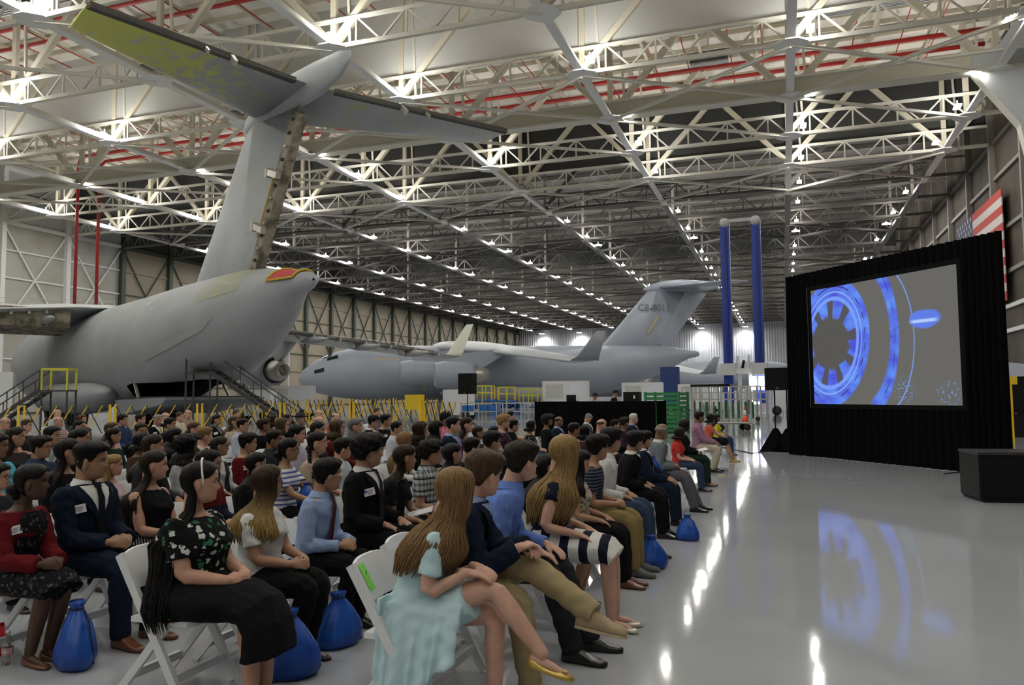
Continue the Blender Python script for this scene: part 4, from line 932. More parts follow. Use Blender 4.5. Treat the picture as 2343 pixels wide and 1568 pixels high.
def hand_into(mb, p, q, fine=True):
    e, w = p.el[q], p.wr[q]; d = nrm(w-e)
    if p.arms in ('clasp', 'fwd'): d = nrm(nrm(w-e)*.5+np.array([.45, -q*.75, -.05]))
    elif p.arms in ('lap', 'knees'): d = nrm(nrm(w-e)*.4+np.array([.8, -q*.12, -.35]))
    elif p.arms == 'face' and q == -1: d = nrm(np.array([-.1, .2, 1.0]))
    n = np.array([0, 0, -1.0]) if not (p.arms in ('face', 'high') and q == -1) else np.array([-1.0, 0, .0])
    if p.arms in ('clasp', 'high'): n = nrm(np.array([-.2, -q*.75, -.4]))
    n = nrm(n-d*np.dot(n, d)); sd = np.cross(d, n)*q                 # sd: towards the little finger side or thumb side
    k = 1.0 if p.sex == 'm' else .9
    P = lambda a, b, c: w+(d*a+sd*b+n*c)*k
    M = np.stack([d, sd, n], 1)
    mb.ell(P(.045, 0, 0), (.052*k, .040*k, .017*k), 12, 8, M); limb(mb, [w-d*.03, P(.03, 0, 0)], [.024*k, .026*k], 10)
    curl = {'clasp': .9, 'high': 1.0, 'fwd': .8, 'face': .9}.get(p.arms, .35)
    for i, (b, L) in enumerate(((-.030, .062), (-.010, .072), (.010, .068), (.029, .054))):
        a0 = P(.082, b, .002); pts = [P(.06, b, 0), a0]; ang = .15; pos = a0
        for j in range(3):
            ang += curl*(.55, .65, .4)[j]; st = d*math.cos(ang)+n*math.sin(ang)+sd*b*2.0
            pos = pos+nrm(st)*L*k*(.45, .32, .23)[j]; pts.append(pos)
        limb(mb, pts, [.0098*k, .0098*k, .0092*k, .0085*k, .0075*k], 8)
    limb(mb, [P(.018, -.028, .004), P(.045, -.050, .014), P(.072, -.052, .026), P(.092, -.044, .034)], [.0135*k, .0125*k, .0105*k, .009*k], 8)
JOBS = []
def job(mb, voxel, fix=None, ratio=1.0, fold=0.0, smooth=2):
    """queue a voxel union of the collected closed shapes; returns an index into the finished meshes"""
    JOBS.append((mb, voxel, fix, ratio, fold, smooth)); return len(JOBS)-1
DONE = []
def run_jobs():
    tmp = []
    for mb, vx, fix, ratio, fold, sm in JOBS:
        me = bpy.data.meshes.new('u'); me.from_pydata(np.concatenate(mb.v).tolist(), [], mb.f); me.update()
        o = bpy.data.objects.new('u', me); COL.objects.link(o)
        m = o.modifiers.new('r', 'REMESH'); m.mode = 'VOXEL'; m.voxel_size = vx; m.adaptivity = 0
        if sm: k = o.modifiers.new('s', 'SMOOTH'); k.iterations = sm; k.factor = .5
        if ratio < 1: k = o.modifiers.new('d', 'DECIMATE'); k.ratio = ratio
        tmp.append(o)
    dg = bpy.context.evaluated_depsgraph_get(); dg.update()
    for o, (mb, vx, fix, ratio, fold, sm) in zip(tmp, JOBS):
        me = bpy.data.meshes.new_from_object(o.evaluated_get(dg)); n = len(me.vertices)
        co = np.empty(n*3, np.float32); me.vertices.foreach_get('co', co); co = co.reshape(-1, 3)
        if fold:
            no = np.empty(n*3, np.float32); me.vertices.foreach_get('normal', no); no = no.reshape(-1, 3)
            x, y, z = co.T
            f = np.sin(38*z+14*x+9*np.sin(11*y+3*z))*.5+np.sin(23*x-31*y+17*z+2*np.sin(19*z))*.5+.5*np.sin(61*z-40*x+33*y)
            co = co+no*(f*fold)[:, None]; me.vertices.foreach_set('co', co.astype(np.float32).ravel())
        if fix is not None:
            H = (co-fix.hc)@fix.HR
            at = me.attributes.new('hc', 'FLOAT_VECTOR', 'POINT'); at.data.foreach_set('vector', H.astype(np.float32).ravel())
        me.polygons.foreach_set('use_smooth', [True]*len(me.polygons)); me.update(); DONE.append(me)
    for o in tmp:
        m = o.data; bpy.data.objects.remove(o); bpy.data.meshes.remove(m)
def foot_up(f): u = np.array([0, 0, 1.0]); return nrm(u-f*np.dot(u, f))
def body_job(p, lod):
    mb = MB(); mb.rings(p.torso_loft(-.11, .63, 0)); head_into(mb, p)
    for q in (1, -1):
        k = 1+(p.bw-1)*.8
        limb(mb, arm_pts(p, q), [r*k for r in ARM_R[p.sex]]); limb(mb, leg_pts(p, q), [r*(k if i < 3 else 1+(k-1)*.6) for i, r in enumerate(LEG_R[p.sex])])
        hand_into(mb, p, q); f = nrm(p.footdir[q]); a = p.an[q]
        u = foot_up(f)
        limb(mb, [a-u*.035-f*.03, a+f*.07-u*.050, a+f*.15-u*.068], [.027, .022, .015])
    return job(mb, (.0058, .0085, .012)[lod], p, (.23, .20, .34)[lod], 0, 1)
def cap_(A, r): d = nrm(A[0]-A[1]); return [A[0]+d*r*.95, A[0]+d*r*.62]
def top_job(p, lod, sleeve='long', off=.011, neck=.498, hem=-.09, extra=0.0, skirt=None):
    mb = MB(); mb.rings(p.torso_loft(hem, neck, off+extra, flare=.012 if hem < -.05 else 0))
    k = 1+(p.bw-1)*.8; r = [x*k+off+extra*.8 for x in ARM_R[p.sex]]
    for q in (1, -1):
        A = arm_pts(p, q)
        if sleeve == 'long': A2 = A[:-1]+[lerp(A[4], A[5], .93)]; mb.tube(cap_(A, r[0])+A2, np.array([r[0]*.40, r[0]*.82]+[r[0]*1.03, r[1]*1.03, r[2]*1.04, r[3]*1.05, r[4]*1.06, r[5]*1.22]), 14)
        elif sleeve == 'short': mb.tube(cap_(A, r[0])+[A[0], A[1], lerp(A[1], A[2], .35)], np.array([r[0]*.40, r[0]*.82, r[0]*1.03, r[1]*1.1, r[1]*1.18]), 14)
        elif sleeve == 'cap': mb.tube(cap_(A, r[0])+[A[0], lerp(A[0], A[1], .6)], np.array([r[0]*.40, r[0]*.82, r[0]*1.03, r[0]*1.05]), 14)
    if skirt: skirt_into(mb, p, skirt)
    return job(mb, (.009, .0115, .016)[lod], None, .40, (.005, .004, .002)[lod])
def skirt_into(mb, p, kind):
    kn = (p.kn[1]+p.kn[-1])/2; kw = abs(p.kn[1][1]-p.kn[-1][1])/2+.075; b = p.bw
    if kind == 'flow':           # full skirt of the crossed-leg dress spilling over the chair
        S = [(p.spine(.16), .15*b, .125), (p.spine(.06)+np.array([-.01, 0, 0]), .19*b, .15), ((.05, 0, .54), .205, .135), ((.17, -.01, .56), .19, .12), ((.27, -.01, .60), .16, .11), ((.33, -.01, .63), .14, .105)]
    elif kind == 'knee': S = [((-.05, 0, .62), .175*b, .135*b), ((.02, 0, .56), .20*b, .13*b), ((.18, 0, .54), .195, .118), ((.34, 0, .535), kw+.03, .105), ((.42, 0, .53), kw+.02, .10), ((.49, 0, .48), kw+.015, .075)]
    else: S = [((-.05, 0, .62), .175*b, .135*b), ((.02, 0, .56), .205*b, .135*b), ((.2, 0, .545), .205*b, .125), ((.36, 0, .54), kw+.05, .115), ((.47, 0, .50), kw+.05, .10), ((.52, 0, .42), kw+.05, .09), ((.53, 0, .33), kw+.06, .095), ((.535, 0, .27), kw+.07, .10)]
    C = np.array([q[0] for q in S]); T = np.gradient(C, axis=0); V = []
    a = np.linspace(0, 2*np.pi, 26, endpoint=False)
    for i, (c, w_, h) in enumerate(S):
        t = nrm(T[i]); t = nrm([t[0], 0, t[2]]); u = np.array([-t[2], 0, t[0]])
        fl = 1+.04*np.sin(a*9)*(i/len(S))
        V.append(np.array(c)+np.outer(np.cos(a)*w_*fl, [0, 1, 0])+np.outer(np.sin(a)*h*fl, u))
    mb.rings(V)
    if kind == 'flow':           # the side of the skirt hanging past the seat, gathered in folds
        V = []
        for u in np.linspace(0, 1, 34):
            x = -.11+.44*u; hem = .10+.26*u**1.6; o, inn = [], []
            for v in np.linspace(0, 1, 8):
                z = .62-(.62-hem)*v; y = -.165-.085*v**.7+.020*v*math.sin(u*38+.8*math.sin(9*u))+.06*(u > .8)*(u-.8)
                o.append((x-.03*v+.02*v*math.sin(u*21), y-.012, z)); inn.append((x-.03*v+.02*v*math.sin(u*21), y+.014, z))
            V.append(np.array(o+inn[::-1]))
        mb.rings(V)
        V = []
        for u in np.linspace(0, 1, 24):       # and behind
            y = -.23+.20*u; o, inn = [], []
            for v in np.linspace(0, 1, 8):
                z = .64-.50*v*(1-.25*u); x = -.11-.03*v+.016*v*math.sin(u*30)
                o.append((x-.012, y, z)); inn.append((x+.014, y, z))
            V.append(np.array(o+inn[::-1]))
        mb.rings(V)
def trousers_job(p, lod, off=.012, short=0.0):
    mb = MB(); mb.rings(p.torso_loft(-.115, .06, off)); k = 1+(p.bw-1)*.8
    for q in (1, -1):
        A = leg_pts(p, q); r = [x*k+off for x in LEG_R[p.sex]]
        end = A[5]+nrm(A[5]-A[4])*.028
        mb.tube([A[0]-np.array([.06, 0, 0]), A[0], A[1], A[2], lerp(A[2], A[3], .5), A[3], A[4], end], np.array([r[0]*.8, r[0], r[1], r[2]*1.06, r[2]*1.04, r[3]*1.08, r[4]*1.05, r[5]*1.25]), 16)
    return job(mb, (.009, .012, .017)[lod], None, .40, (.005, .004, .002)[lod])
def shoe_mesh(kind):
    L = .275 if kind in ('dress', 'sneaker') else .245
    S = {'dress': [(-.062, .030, .060, .0), (-.035, .040, .100, .0), (.02, .042, .105, 0), (.07, .043, .078, 0), (.13, .045, .046, 0), (.18, .040, .036, 0), (.215, .022, .026, 0)],
         'sneaker': [(-.065, .034, .065, 0), (-.035, .043, .105, 0), (.02, .044, .108, 0), (.07, .048, .085, 0), (.13, .050, .056, 0), (.18, .045, .048, 0), (.21, .026, .034, 0)],
         'flat': [(-.055, .022, .052, 0), (-.03, .032, .056, 0), (.03, .033, .034, 0), (.08, .037, .030, 0), (.12, .040, .034, 0), (.16, .034, .030, 0), (.19, .015, .018, 0)]}[kind]
    V = []; n = 14; a = np.linspace(0, 2*np.pi, n, endpoint=False)
    for x, w_, h, z in S:
        c, s = np.cos(a), np.sin(a)
        V.append(np.stack([np.full(n, x), w_*np.sign(c)*abs(c)**.7, h/2+h/2*np.sign(s)*abs(s)**.7], 1))
    return MB().rings(V).mesh('shoe', True)
SHOES = {k: shoe_mesh(k) for k in ('dress', 'sneaker', 'flat')}
# ---------------------------------------------------------------- hair
def hairline(th, style):
    a = abs((th+np.pi) % (2*np.pi)-np.pi)*180/np.pi
    if style == 'long': return np.interp(a, [0, 25, 45, 62, 78, 95, 108, 122, 180], [.076, .068, .050, .03, .024, .03, .0, -.07, -.10])
    if style == 'curtain': return np.interp(a, [0, 25, 45, 62, 80, 100, 180], [.074, .066, .045, .0, -.06, -.09, -.10])
    if style == 'bald': return np.interp(a, [0, 60, 85, 110, 150, 180], [.2, .2, .02, .01, .012, .03])*1.0
    return np.interp(a, [0, 30, 50, 66, 80, 92, 112, 140, 180], [.066, .062, .052, .016, -.006, .004, -.03, -.062, -.072])
def hair_cap(p, T, style='short', side=None, seed=1, puff=0.0, rough=.004, topz=None):
    rg = np.random.default_rng(seed); ph = rg.uniform(0, 6.28, 12); n = 48
    side = T*.55 if side is None else side
    zs = np.concatenate([np.arange(-.112, .112, .0065), [.1145, .1168, .1178]]); a = np.linspace(0, 2*np.pi, n, endpoint=False); S = p.hs
    hl = np.array([hairline(t, style) for t in a]); Z, TH = np.meshgrid(zs, a, indexing='ij'); HL = np.broadcast_to(hl, Z.shape)
    h = smoothstep(Z, HL-.004, HL+.016)
    up = smoothstep(Z, .02, .10); t = (side+(T-side)*up)*h
    if style == 'bald': t = side*h*(1-smoothstep(Z, .035, .07))
    t = t+puff*h*np.sin(np.clip((Z+.10)/.2, 0, 1)*np.pi)
    nz = rough*h*(np.sin(9*TH+40*Z+ph[0])+np.sin(17*TH-63*Z+ph[1])+.7*np.sin(31*TH+90*Z+ph[2])+.6*np.sin(5*TH+120*Z+ph[3]))*.6
    off = np.where((h > .02) & (t > .0005), t+nz, -.012)
    o6 = np.where(off < 0, off, off*.6); c, s_ = np.cos(TH), np.sin(TH)
    f, b, w_ = np.interp(Z, HZ, HF)+o6, np.interp(Z, HZ, HB)+o6, np.interp(Z, HZ, HW)+o6
    Q = np.stack([np.where(c >= 0, f, b)*np.sign(c)*abs(c)**.88, w_*np.sign(s_)*abs(s_)**.88, Z], -1)
    rad = Q*np.array([1, 1, 1.1]); rad /= np.linalg.norm(rad, axis=-1, keepdims=True)+1e-9
    Q = Q+rad*np.where(off > 0, off*.55, -.004)[..., None]
    V = p.hc+(Q*S)@p.HR.T
    return MB().rings(list(V))
def locks(mb, p, length, n=46, a0=92, a1=268, seed=3, thick=.017, wave=0.0, off=.035):
    """overlapping hair locks from the crown over the torso surface: a thick under-layer and finer strands on top"""
    rg = np.random.default_rng(seed); S = p.hs
    for layer, (cnt, rk, lift) in enumerate(((max(10, n//3), 1.9, -.004), (n, 1.0, .006), (n, .8, .012))):
        for i in range(cnt):
            f = (i+.33*layer)/max(cnt-1, 1); ang = R(a0+(a1-a0)*min(f, 1))+rg.normal(0, .04)
            r0 = thick*rk; pts = []; rad = []
            for z, o_ in ((.096, .0), (.07, .004), (.03, .008), (-.02, .010), (-.065, .012)):
                q = head_xyz(ang, z, o_+lift, face=False); pts.append(p.hc+p.HR@(q*S)); rad.append(min(r0, .012)*(.6 if z > .09 else 1))
            wa = ang+p.yaw; L = length*(1+rg.uniform(-.10, .04)); zt = pts[-1][2]; nseg = 7; p0 = pts[-1]
            kk = np.arange(1, nseg+1); z = zt-L*kk/nseg; t = np.clip((z-p.hip[2])/max(math.cos(p.lean), .5), -.1, .5); bl = smoothstep(kk/nseg, 0, .5)[:, None]
            sf = p.torso_v(t, np.full(nseg, wa), off+lift); sf[:, 2] = z
            sk = np.stack([np.full(nseg, p0[0]), np.full(nseg, p0[1]), z], 1); q = sk*(1-bl)+sf*bl
            wv = wave*np.sin(kk*1.7+i*1.1); q[:, 0] += wv*math.cos(wa+1.57); q[:, 1] += wv*math.sin(wa+1.57)
            pts += list(q); rad += [r0]*(nseg-2)+[r0*.8, r0*.25]
            mb.tube(pts, np.array(rad), 6)
    return mb
# ---------------------------------------------------------------- materials for people
def skin_mat(name, col, lip=None, brow=(.03, .02, .015), brow_w=1.0):
    if name in MATS: return MATS[name]
    m, nt, b = nodes_of(name); N = nt.nodes.new; L = nt.links.new
    at = N('ShaderNodeAttribute'); at.attribute_name = 'hc'; sp = N('ShaderNodeSeparateXYZ'); L(at.outputs['Vector'], sp.inputs[0])
    def M(op, a, b_=None):
        n = N('ShaderNodeMath'); n.operation = op
        for i, v in enumerate((a, b_)):
            if v is None: continue
            if hasattr(v, 'links'): L(v, n.inputs[i])
            else: n.inputs[i].default_value = v
        return n.outputs[0]
    X, Y, Z = sp.outputs; AY = M('ABSOLUTE', Y)
    def el(cy, cz, ry, rz, soft=.25, k=0.0):
        y = M('DIVIDE', M('SUBTRACT', AY, cy), ry); zz = M('SUBTRACT', Z, cz)
        if k: zz = M('SUBTRACT', zz, M('MULTIPLY', M('SUBTRACT', AY, cy), k))
        z = M('DIVIDE', zz, rz); d = M('ADD', M('MULTIPLY', y, y), M('MULTIPLY', z, z))
        n = N('ShaderNodeMapRange'); n.interpolation_type = 'SMOOTHSTEP'; L(d, n.inputs[0]); n.inputs[1].default_value = 1-soft; n.inputs[2].default_value = 1+soft; n.inputs[3].default_value = 1; n.inputs[4].default_value = 0
        return M('MULTIPLY', n.outputs[0], M('GREATER_THAN', X, .045))
    nz = N('ShaderNodeTexNoise'); nz.inputs['Scale'].default_value = 14; tc = N('ShaderNodeTexCoord'); L(tc.outputs['Object'], nz.inputs['Vector'])
    r = N('ShaderNodeValToRGB'); r.color_ramp.elements[0].position = .3; r.color_ramp.elements[1].position = .7
    r.color_ramp.elements[0].color = (*[c*.90 for c in col], 1); r.color_ramp.elements[1].color = (*[min(1, c*1.08) for c in col], 1); L(nz.outputs['Fac'], r.inputs[0]); cur = r.outputs[0]
    lip = lip or (col[0]*.85, col[1]*.5, col[2]*.5)
    for mask, c in ((el(0, -.0655, .023, .0095, .5), lip), (el(.030, .0225, .019, .0042*brow_w, .5, -.10), brow), (el(.031, -.0005, .0130, .0046), (.42, .40, .38)), (el(.031, -.0002, .0058, .0050), (.035, .02, .012)), (el(.031, .0052, .0145, .0022, .4), tuple(q*.35 for q in col))):
        mx = N('ShaderNodeMix'); mx.data_type = 'RGBA'; L(mask, mx.inputs['Factor']); L(cur, mx.inputs['A']); mx.inputs['B'].default_value = (*c, 1); cur = mx.outputs['Result']
    L(cur, b.inputs['Base Color']); b.inputs['Roughness'].default_value = .5; b.inputs['Specular IOR Level'].default_value = .35
    b.inputs['Subsurface Weight'].default_value = .0
    MATS[name] = m; return m
SKIN = {'pale': (.58, .34, .25), 'fair': (.52, .29, .20), 'tan': (.40, .22, .135), 'olive': (.34, .19, .11), 'brown': (.22, .115, .065), 'dark': (.085, .042, .026)}
def skin(k): return skin_mat('skin_'+k, SKIN[k], lip={'pale': (.48, .17, .14), 'dark': (.07, .025, .02)}.get(k))
def hair_mat(name, c1, c2, c3=None, zlo=.7, zhi=1.0):
    if name in MATS: return MATS[name]
    m, nt, b = nodes_of(name); N = nt.nodes.new; L = nt.links.new
    tc = N('ShaderNodeTexCoord'); mp = N('ShaderNodeMapping'); mp.inputs['Scale'].default_value = (70, 70, 5); L(tc.outputs['Object'], mp.inputs[0])
    n = N('ShaderNodeTexNoise'); n.inputs['Scale'].default_value = 1.6; n.inputs['Detail'].default_value = 5; L(mp.outputs[0], n.inputs['Vector'])
    r = N('ShaderNodeValToRGB'); r.color_ramp.elements[0].position = .3; r.color_ramp.elements[1].position = .72; r.color_ramp.elements[0].color = (*c1, 1); r.color_ramp.elements[1].color = (*c2, 1)
    L(n.outputs['Fac'], r.inputs[0]); cur = r.outputs[0]
    if c3:
        sp = N('ShaderNodeSeparateXYZ'); L(tc.outputs['Object'], sp.inputs[0]); mr = N('ShaderNodeMapRange'); mr.interpolation_type = 'SMOOTHSTEP'
        L(sp.outputs[2], mr.inputs[0]); mr.inputs[1].default_value = zlo; mr.inputs[2].default_value = zhi; mr.inputs[3].default_value = 1; mr.inputs[4].default_value = 0
        mx = N('ShaderNodeMix'); mx.data_type = 'RGBA'; mu = N('ShaderNodeMath'); mu.operation = 'MULTIPLY'; L(mr.outputs[0], mu.inputs[0]); L(n.outputs['Fac'], mu.inputs[1]); mu2 = N('ShaderNodeMath'); mu2.operation = 'MULTIPLY'; L(mu.outputs[0], mu2.inputs[0]); mu2.inputs[1].default_value = 1.6; mu2.use_clamp = True
        L(mu2.outputs[0], mx.inputs['Factor']); L(cur, mx.inputs['A']); mx.inputs['B'].default_value = (*c3, 1); cur = mx.outputs['Result']
    L(cur, b.inputs['Base Color']); b.inputs['Roughness'].default_value = .5; b.inputs['Specular IOR Level'].default_value = .16
    bp = N('ShaderNodeBump'); bp.inputs['Strength'].default_value = .5; bp.inputs['Distance'].default_value = .006; L(n.outputs['Fac'], bp.inputs['Height']); L(bp.outputs[0], b.inputs['Normal'])
    MATS[name] = m; return m
HAIR = {'black': ((.003, .0025, .0025), (.010, .008, .0075)), 'dkbrown': ((.010, .006, .004), (.026, .016, .010)), 'brown': ((.035, .02, .011), (.085, .05, .026)), 'ltbrown': ((.12, .068, .028), (.26, .155, .065)),
        'blonde': ((.17, .10, .035), (.36, .24, .10)), 'grey': ((.16, .155, .15), (.30, .29, .28)), 'white': ((.45, .43, .40), (.62, .60, .56)), 'auburn': ((.05, .018, .01), (.11, .04, .02))}
def hairm(k):
    if k == 'ombre': return hair_mat('hair_ombre', (.02, .013, .008), (.05, .03, .018), (.42, .28, .10), .85, 1.2)
    return hair_mat('hair_'+k, *HAIR[k])
def cloth(name, col, col2=None, kind=None, scale=1.0, rough=.85):
    """fabric; kind: stripes (horizontal), vstripes, plaid, floral, dots, leopard"""
    if name in MATS: return MATS[name]
    m, nt, b = nodes_of(name); N = nt.nodes.new; L = nt.links.new
    b.inputs['Roughness'].default_value = rough; b.inputs['Base Color'].default_value = (*col, 1); b.inputs['Specular IOR Level'].default_value = .12
    tc = N('ShaderNodeTexCoord'); sp = N('ShaderNodeSeparateXYZ'); L(tc.outputs['Object'], sp.inputs[0])
    def M(op, a, b_=None):
        n = N('ShaderNodeMath'); n.operation = op
        for i, v in enumerate((a, b_)):
            if v is None: continue
            if hasattr(v, 'links'): L(v, n.inputs[i])
            else: n.inputs[i].default_value = v
        return n.outputs[0]
    def mix(f, a, c):
        mx = N('ShaderNodeMix'); mx.data_type = 'RGBA'; L(f, mx.inputs['Factor'])
        for k_, v in (('A', a), ('B', c)):
            if isinstance(v, tuple): mx.inputs[k_].default_value = (*v, 1)
            else: L(v, mx.inputs[k_])
        return mx.outputs['Result']
    X, Y, Z = sp.outputs; cur = None
    def bars(c, f, duty): return M('LESS_THAN', M('FRACT', M('MULTIPLY', c, f)), duty)
    if kind == 'stripes': cur = mix(bars(Z, scale, .42), col, col2)
    if kind == 'xstripes': cur = mix(bars(X, scale, .46), col, col2)
    if kind == 'vstripes': cur = mix(bars(M('ADD', Y, M('MULTIPLY', X, .7)), scale, .45), col, col2)
    if kind == 'plaid':
        a = bars(Z, scale, .45); c = bars(M('ADD', Y, X), scale, .45); cur = mix(M('MULTIPLY', M('ADD', a, c), .5), col, col2)
        d = bars(Z, scale*.5, .12); cur = mix(d, cur, tuple(q*.35 for q in col2))
    if kind in ('floral', 'dots', 'leopard'):
        v = N('ShaderNodeTexVoronoi'); v.inputs['Scale'].default_value = scale; L(tc.outputs['Object'], v.inputs['Vector'])
        nz = N('ShaderNodeTexNoise'); nz.inputs['Scale'].default_value = scale*2.2; L(tc.outputs['Object'], nz.inputs['Vector'])
        d = M('ADD', v.outputs['Distance'], M('MULTIPLY', M('SUBTRACT', nz.outputs['Fac'], .5), .9 if kind == 'floral' else .3)); f = M('LESS_THAN', d, {'floral': .34, 'dots': .25, 'leopard': .4}[kind])
        cur = mix(f, col, col2)
        if kind == 'floral':
            s2 = N('ShaderNodeSeparateColor'); L(v.outputs['Color'], s2.inputs[0]); g = M('MULTIPLY', f, M('GREATER_THAN', s2.outputs[0], .6)); cur = mix(g, cur, (.03, .16, .09) if sum(col2) > 1.2 else tuple(q*.4 for q in col2))
    if cur is not None: L(cur, b.inputs['Base Color'])
    n2 = N('ShaderNodeTexNoise'); n2.inputs['Scale'].default_value = 9; n2.inputs['Detail'].default_value = 5; L(tc.outputs['Object'], n2.inputs['Vector'])
    bp = N('ShaderNodeBump'); bp.inputs['Strength'].default_value = .45; bp.inputs['Distance'].default_value = .02; L(n2.outputs['Fac'], bp.inputs['Height']); L(bp.outputs[0], b.inputs['Normal'])
    MATS[name] = m; return m
# ---------------------------------------------------------------- folding chair
M_CH = mat('white_resin', (.74, .75, .75), .35, col2=(.66, .67, .68), scale=3)
def chair_proto():
    t = thing('folding_chair', 'white folding chair', 'chair')
    for s in (-1, 1):
        MB().beam((-.265, s*.225, .80), (.19, s*.215, .015), .028, .05, up=(1, 0, .58)).build('side_rail', M_CH, t)
        MB().beam((.06, s*.195, .43), (-.29, s*.195, .015), .026, .045, up=(1, 0, -.8)).build('rear_leg', M_CH, t)
    MB().prism([(-.20, -.2), (.20, -.205), (.225, -.16), (.225, .16), (.20, .205), (-.20, .2)], .425, .455).build('seat', M_CH, t)
    MB().box((-.16, -.165, .450), (.19, .165, .459)).build('seat_pad', mat('white_vinyl', (.76, .76, .75), .5), t)
    # curved top slat with scalloped head, and a lower slat
    for z0, z1, b in ((.615, .82, 1), (.53, .565, 0)):
        G = []
        for j, y in enumerate(np.linspace(-.215, .215, 13)):
            bow = -.02*(1-(y/.215)**2); top = z1-.03+(.03*(1-abs(y/.215)**3) if b else .03)
            x0 = -.265+(.80-z0)*.58; x1 = -.265+(.80-top)*.58
            G.append([(x0+bow-.009, y, z0), (x1+bow-.009, y, top), (x1+bow+.009, y, top), (x0+bow+.009, y, z0)])
        G = np.array(G); mb = MB(); mb.rings([g for g in G]); mb.build('back_slat', M_CH, t)
    stick('front_stretcher', (.117, -.215, .14), (.117, .215, .14), .03, .045, M_CH, t); stick('rear_stretcher', (-.19, -.195, .13), (-.19, .195, .13), .03, .045, M_CH, t)
    return t
CHAIR = chair_proto()
# ================================================================ people: the roster
ROWS = [-1.8-1.5*i for i in range(14)]
C = lambda *a, **k: cloth(*a, **k)
BLACKC = C('black_cloth', (.006, .006, .007)); NAVY = C('navy_cloth', (.010, .016, .034)); WHITEC = C('white_cloth', (.66, .66, .64)); CHAR = C('charcoal_cloth', (.03, .031, .034)); KHAKI = C('khaki_cloth', (.34, .27, .15)); JEAN = C('denim', (.035, .055, .10))
GREYC = C('grey_cloth', (.15, .155, .165)); LTBLUE = C('light_blue_cloth', (.28, .37, .58)); BLUESH = C('blue_shirt_cloth', (.13, .22, .56)); REDC = C('red_cloth', (.50, .025, .02)); DKRED = C('dark_red_cloth', (.12, .008, .012)); PINK = C('pink_cloth', (.70, .16, .30)); ORNG = C('orange_cloth', (.62, .10, .02)); CREAM = C('cream_cloth', (.60, .53, .42)); TAN = C('tan_cloth', (.30, .21, .16)); LAV = C('lavender_cloth', (.50, .46, .56)); MAUVE = C('mauve_cloth', (.32, .17, .24)); BEIGE = C('beige_cloth', (.42, .33, .25)); DKBLUE = C('dark_blue_cloth', (.03, .05, .12)); PLUM = C('plum_cloth', (.10, .02, .05)); LTGREY = C('light_grey_cloth', (.45, .47, .48)); CYAN = C('cyan_cloth', (.10, .45, .60)); SALMON = C('salmon_cloth', (.55, .13, .08)); YEL = C('yellow_cloth', (.62, .55, .03)); DRESSB = C('pale_blue_dress', (.48, .66, .70))
PPL = []
def A(px, py, desc, sex, sk, hair, top, bot, **kw):
    PPL.append(dict(px=px, py=py, desc=desc, sex=sex, skin=sk, hair=hair, top=top, bot=bot, **kw))
S_ = 'sh'; 
# --- front row, beside the open floor
A(1042, 1122, 'pale blue dress with long light brown hair and crossed legs', 'f', 'pale', ('long', 'ltbrown', .36), ('dress', DRESSB, 'short', 'flow'), None, lod=0, yaw=70, twist=20, legs='cross', arms='lap', lean=15, shoes=('flat', 'gold'), row=0, pitch=6, front=1, wr={1: (.34, .02, .78), -1: (.33, -.08, .77)}, badge=1, fixed=1)
A(1110, 1085, 'navy blazer and khaki trousers with crossed legs', 'm', 'pale', ('short', 'brown', .028), ('suit', NAVY, C('pale_blue_shirt', (.30, .38, .62)), None), KHAKI, lod=0, yaw=62, twist=20, legs='cross2', fixed=1, arms='fwd', lean=14, shoes=('sneaker', 'tan'), row=0, pitch=10, wr={1: (.46, .03, .79), -1: (.45, -.11, .80)})
A(1196, 1056, 'bright blue dress shirt with short dark hair and glasses', 'm', 'pale', ('short', 'dkbrown', .024), ('shirt', BLUESH), C('dark_slacks', (.02, .02, .023)), lod=0, yaw=58, twist=18, arms='knees', lean=16, legs='out', shoes=('dress', 'black'), row=0, glasses='black')
A(1243, 1072, 'sleeveless patterned grey dress with black hair', 'f', 'olive', ('long', 'black', .28), ('dress', C('grey_pattern', (.03, .027, .035), (.16, .14, .17), 'dots', 60), 'none', 'knee'), None, lod=1, yaw=55, arms='clasp', row=0, shoes=('flat', 'black'), badge=1, legs='tucked', dx=-.12)
A(1293, 1035, 'navy top and striped skirt with long blonde hair', 'f', 'pale', ('long', 'blonde', .42), ('tee', C('navy_top', (.012, .014, .03)), 'cap'), ('skirt', C('bold_stripes', (.70, .69, .66), (.012, .014, .03), 'xstripes', 7.5), 'knee'), lod=0, yaw=60, twist=14, arms='lap', row=0, shoes=('flat', 'silver'), lean=6, front=1, dx=.14)
A(1330, 1058, 'cream floral blouse with long black hair', 'f', 'tan', ('long', 'black', .26), ('tee', C('cream_floral', (.50, .43, .34), (.25, .12, .10), 'floral', 28), 'none'), BLACKC, lod=1, yaw=60, row=0, shoes=('dress', 'brown'))
A(1358, 1028, 'navy striped knit shirt and olive trousers', 'm', 'tan', ('short', 'black', .030), ('tee', C('navy_stripe_knit', (.012, .016, .032), (.10, .12, .15), 'stripes', 32), 'short'), C('olive_khaki', (.24, .18, .07)), lod=1, yaw=56, twist=12, arms='clasp', row=0, lean=4, glasses='black', shoes=('sneaker', 'grey'))
A(1400, 1008, 'white dress shirt and dark jeans with black hair', 'm', 'tan', ('short', 'black', .030), ('shirt', WHITEC), JEAN, lod=1, yaw=58, twist=12, arms='lap', row=0, lean=4, shoes=('dress', 'black'), glasses='black')
A(1455, 1010, 'black jacket and trousers with thick black hair', 'm', 'olive', ('short', 'black', .034), ('suit', BLACKC, WHITEC, None), BLACKC, lod=1, yaw=56, twist=14, arms='lap', row=0, lean=6, shoes=('dress', 'black'))
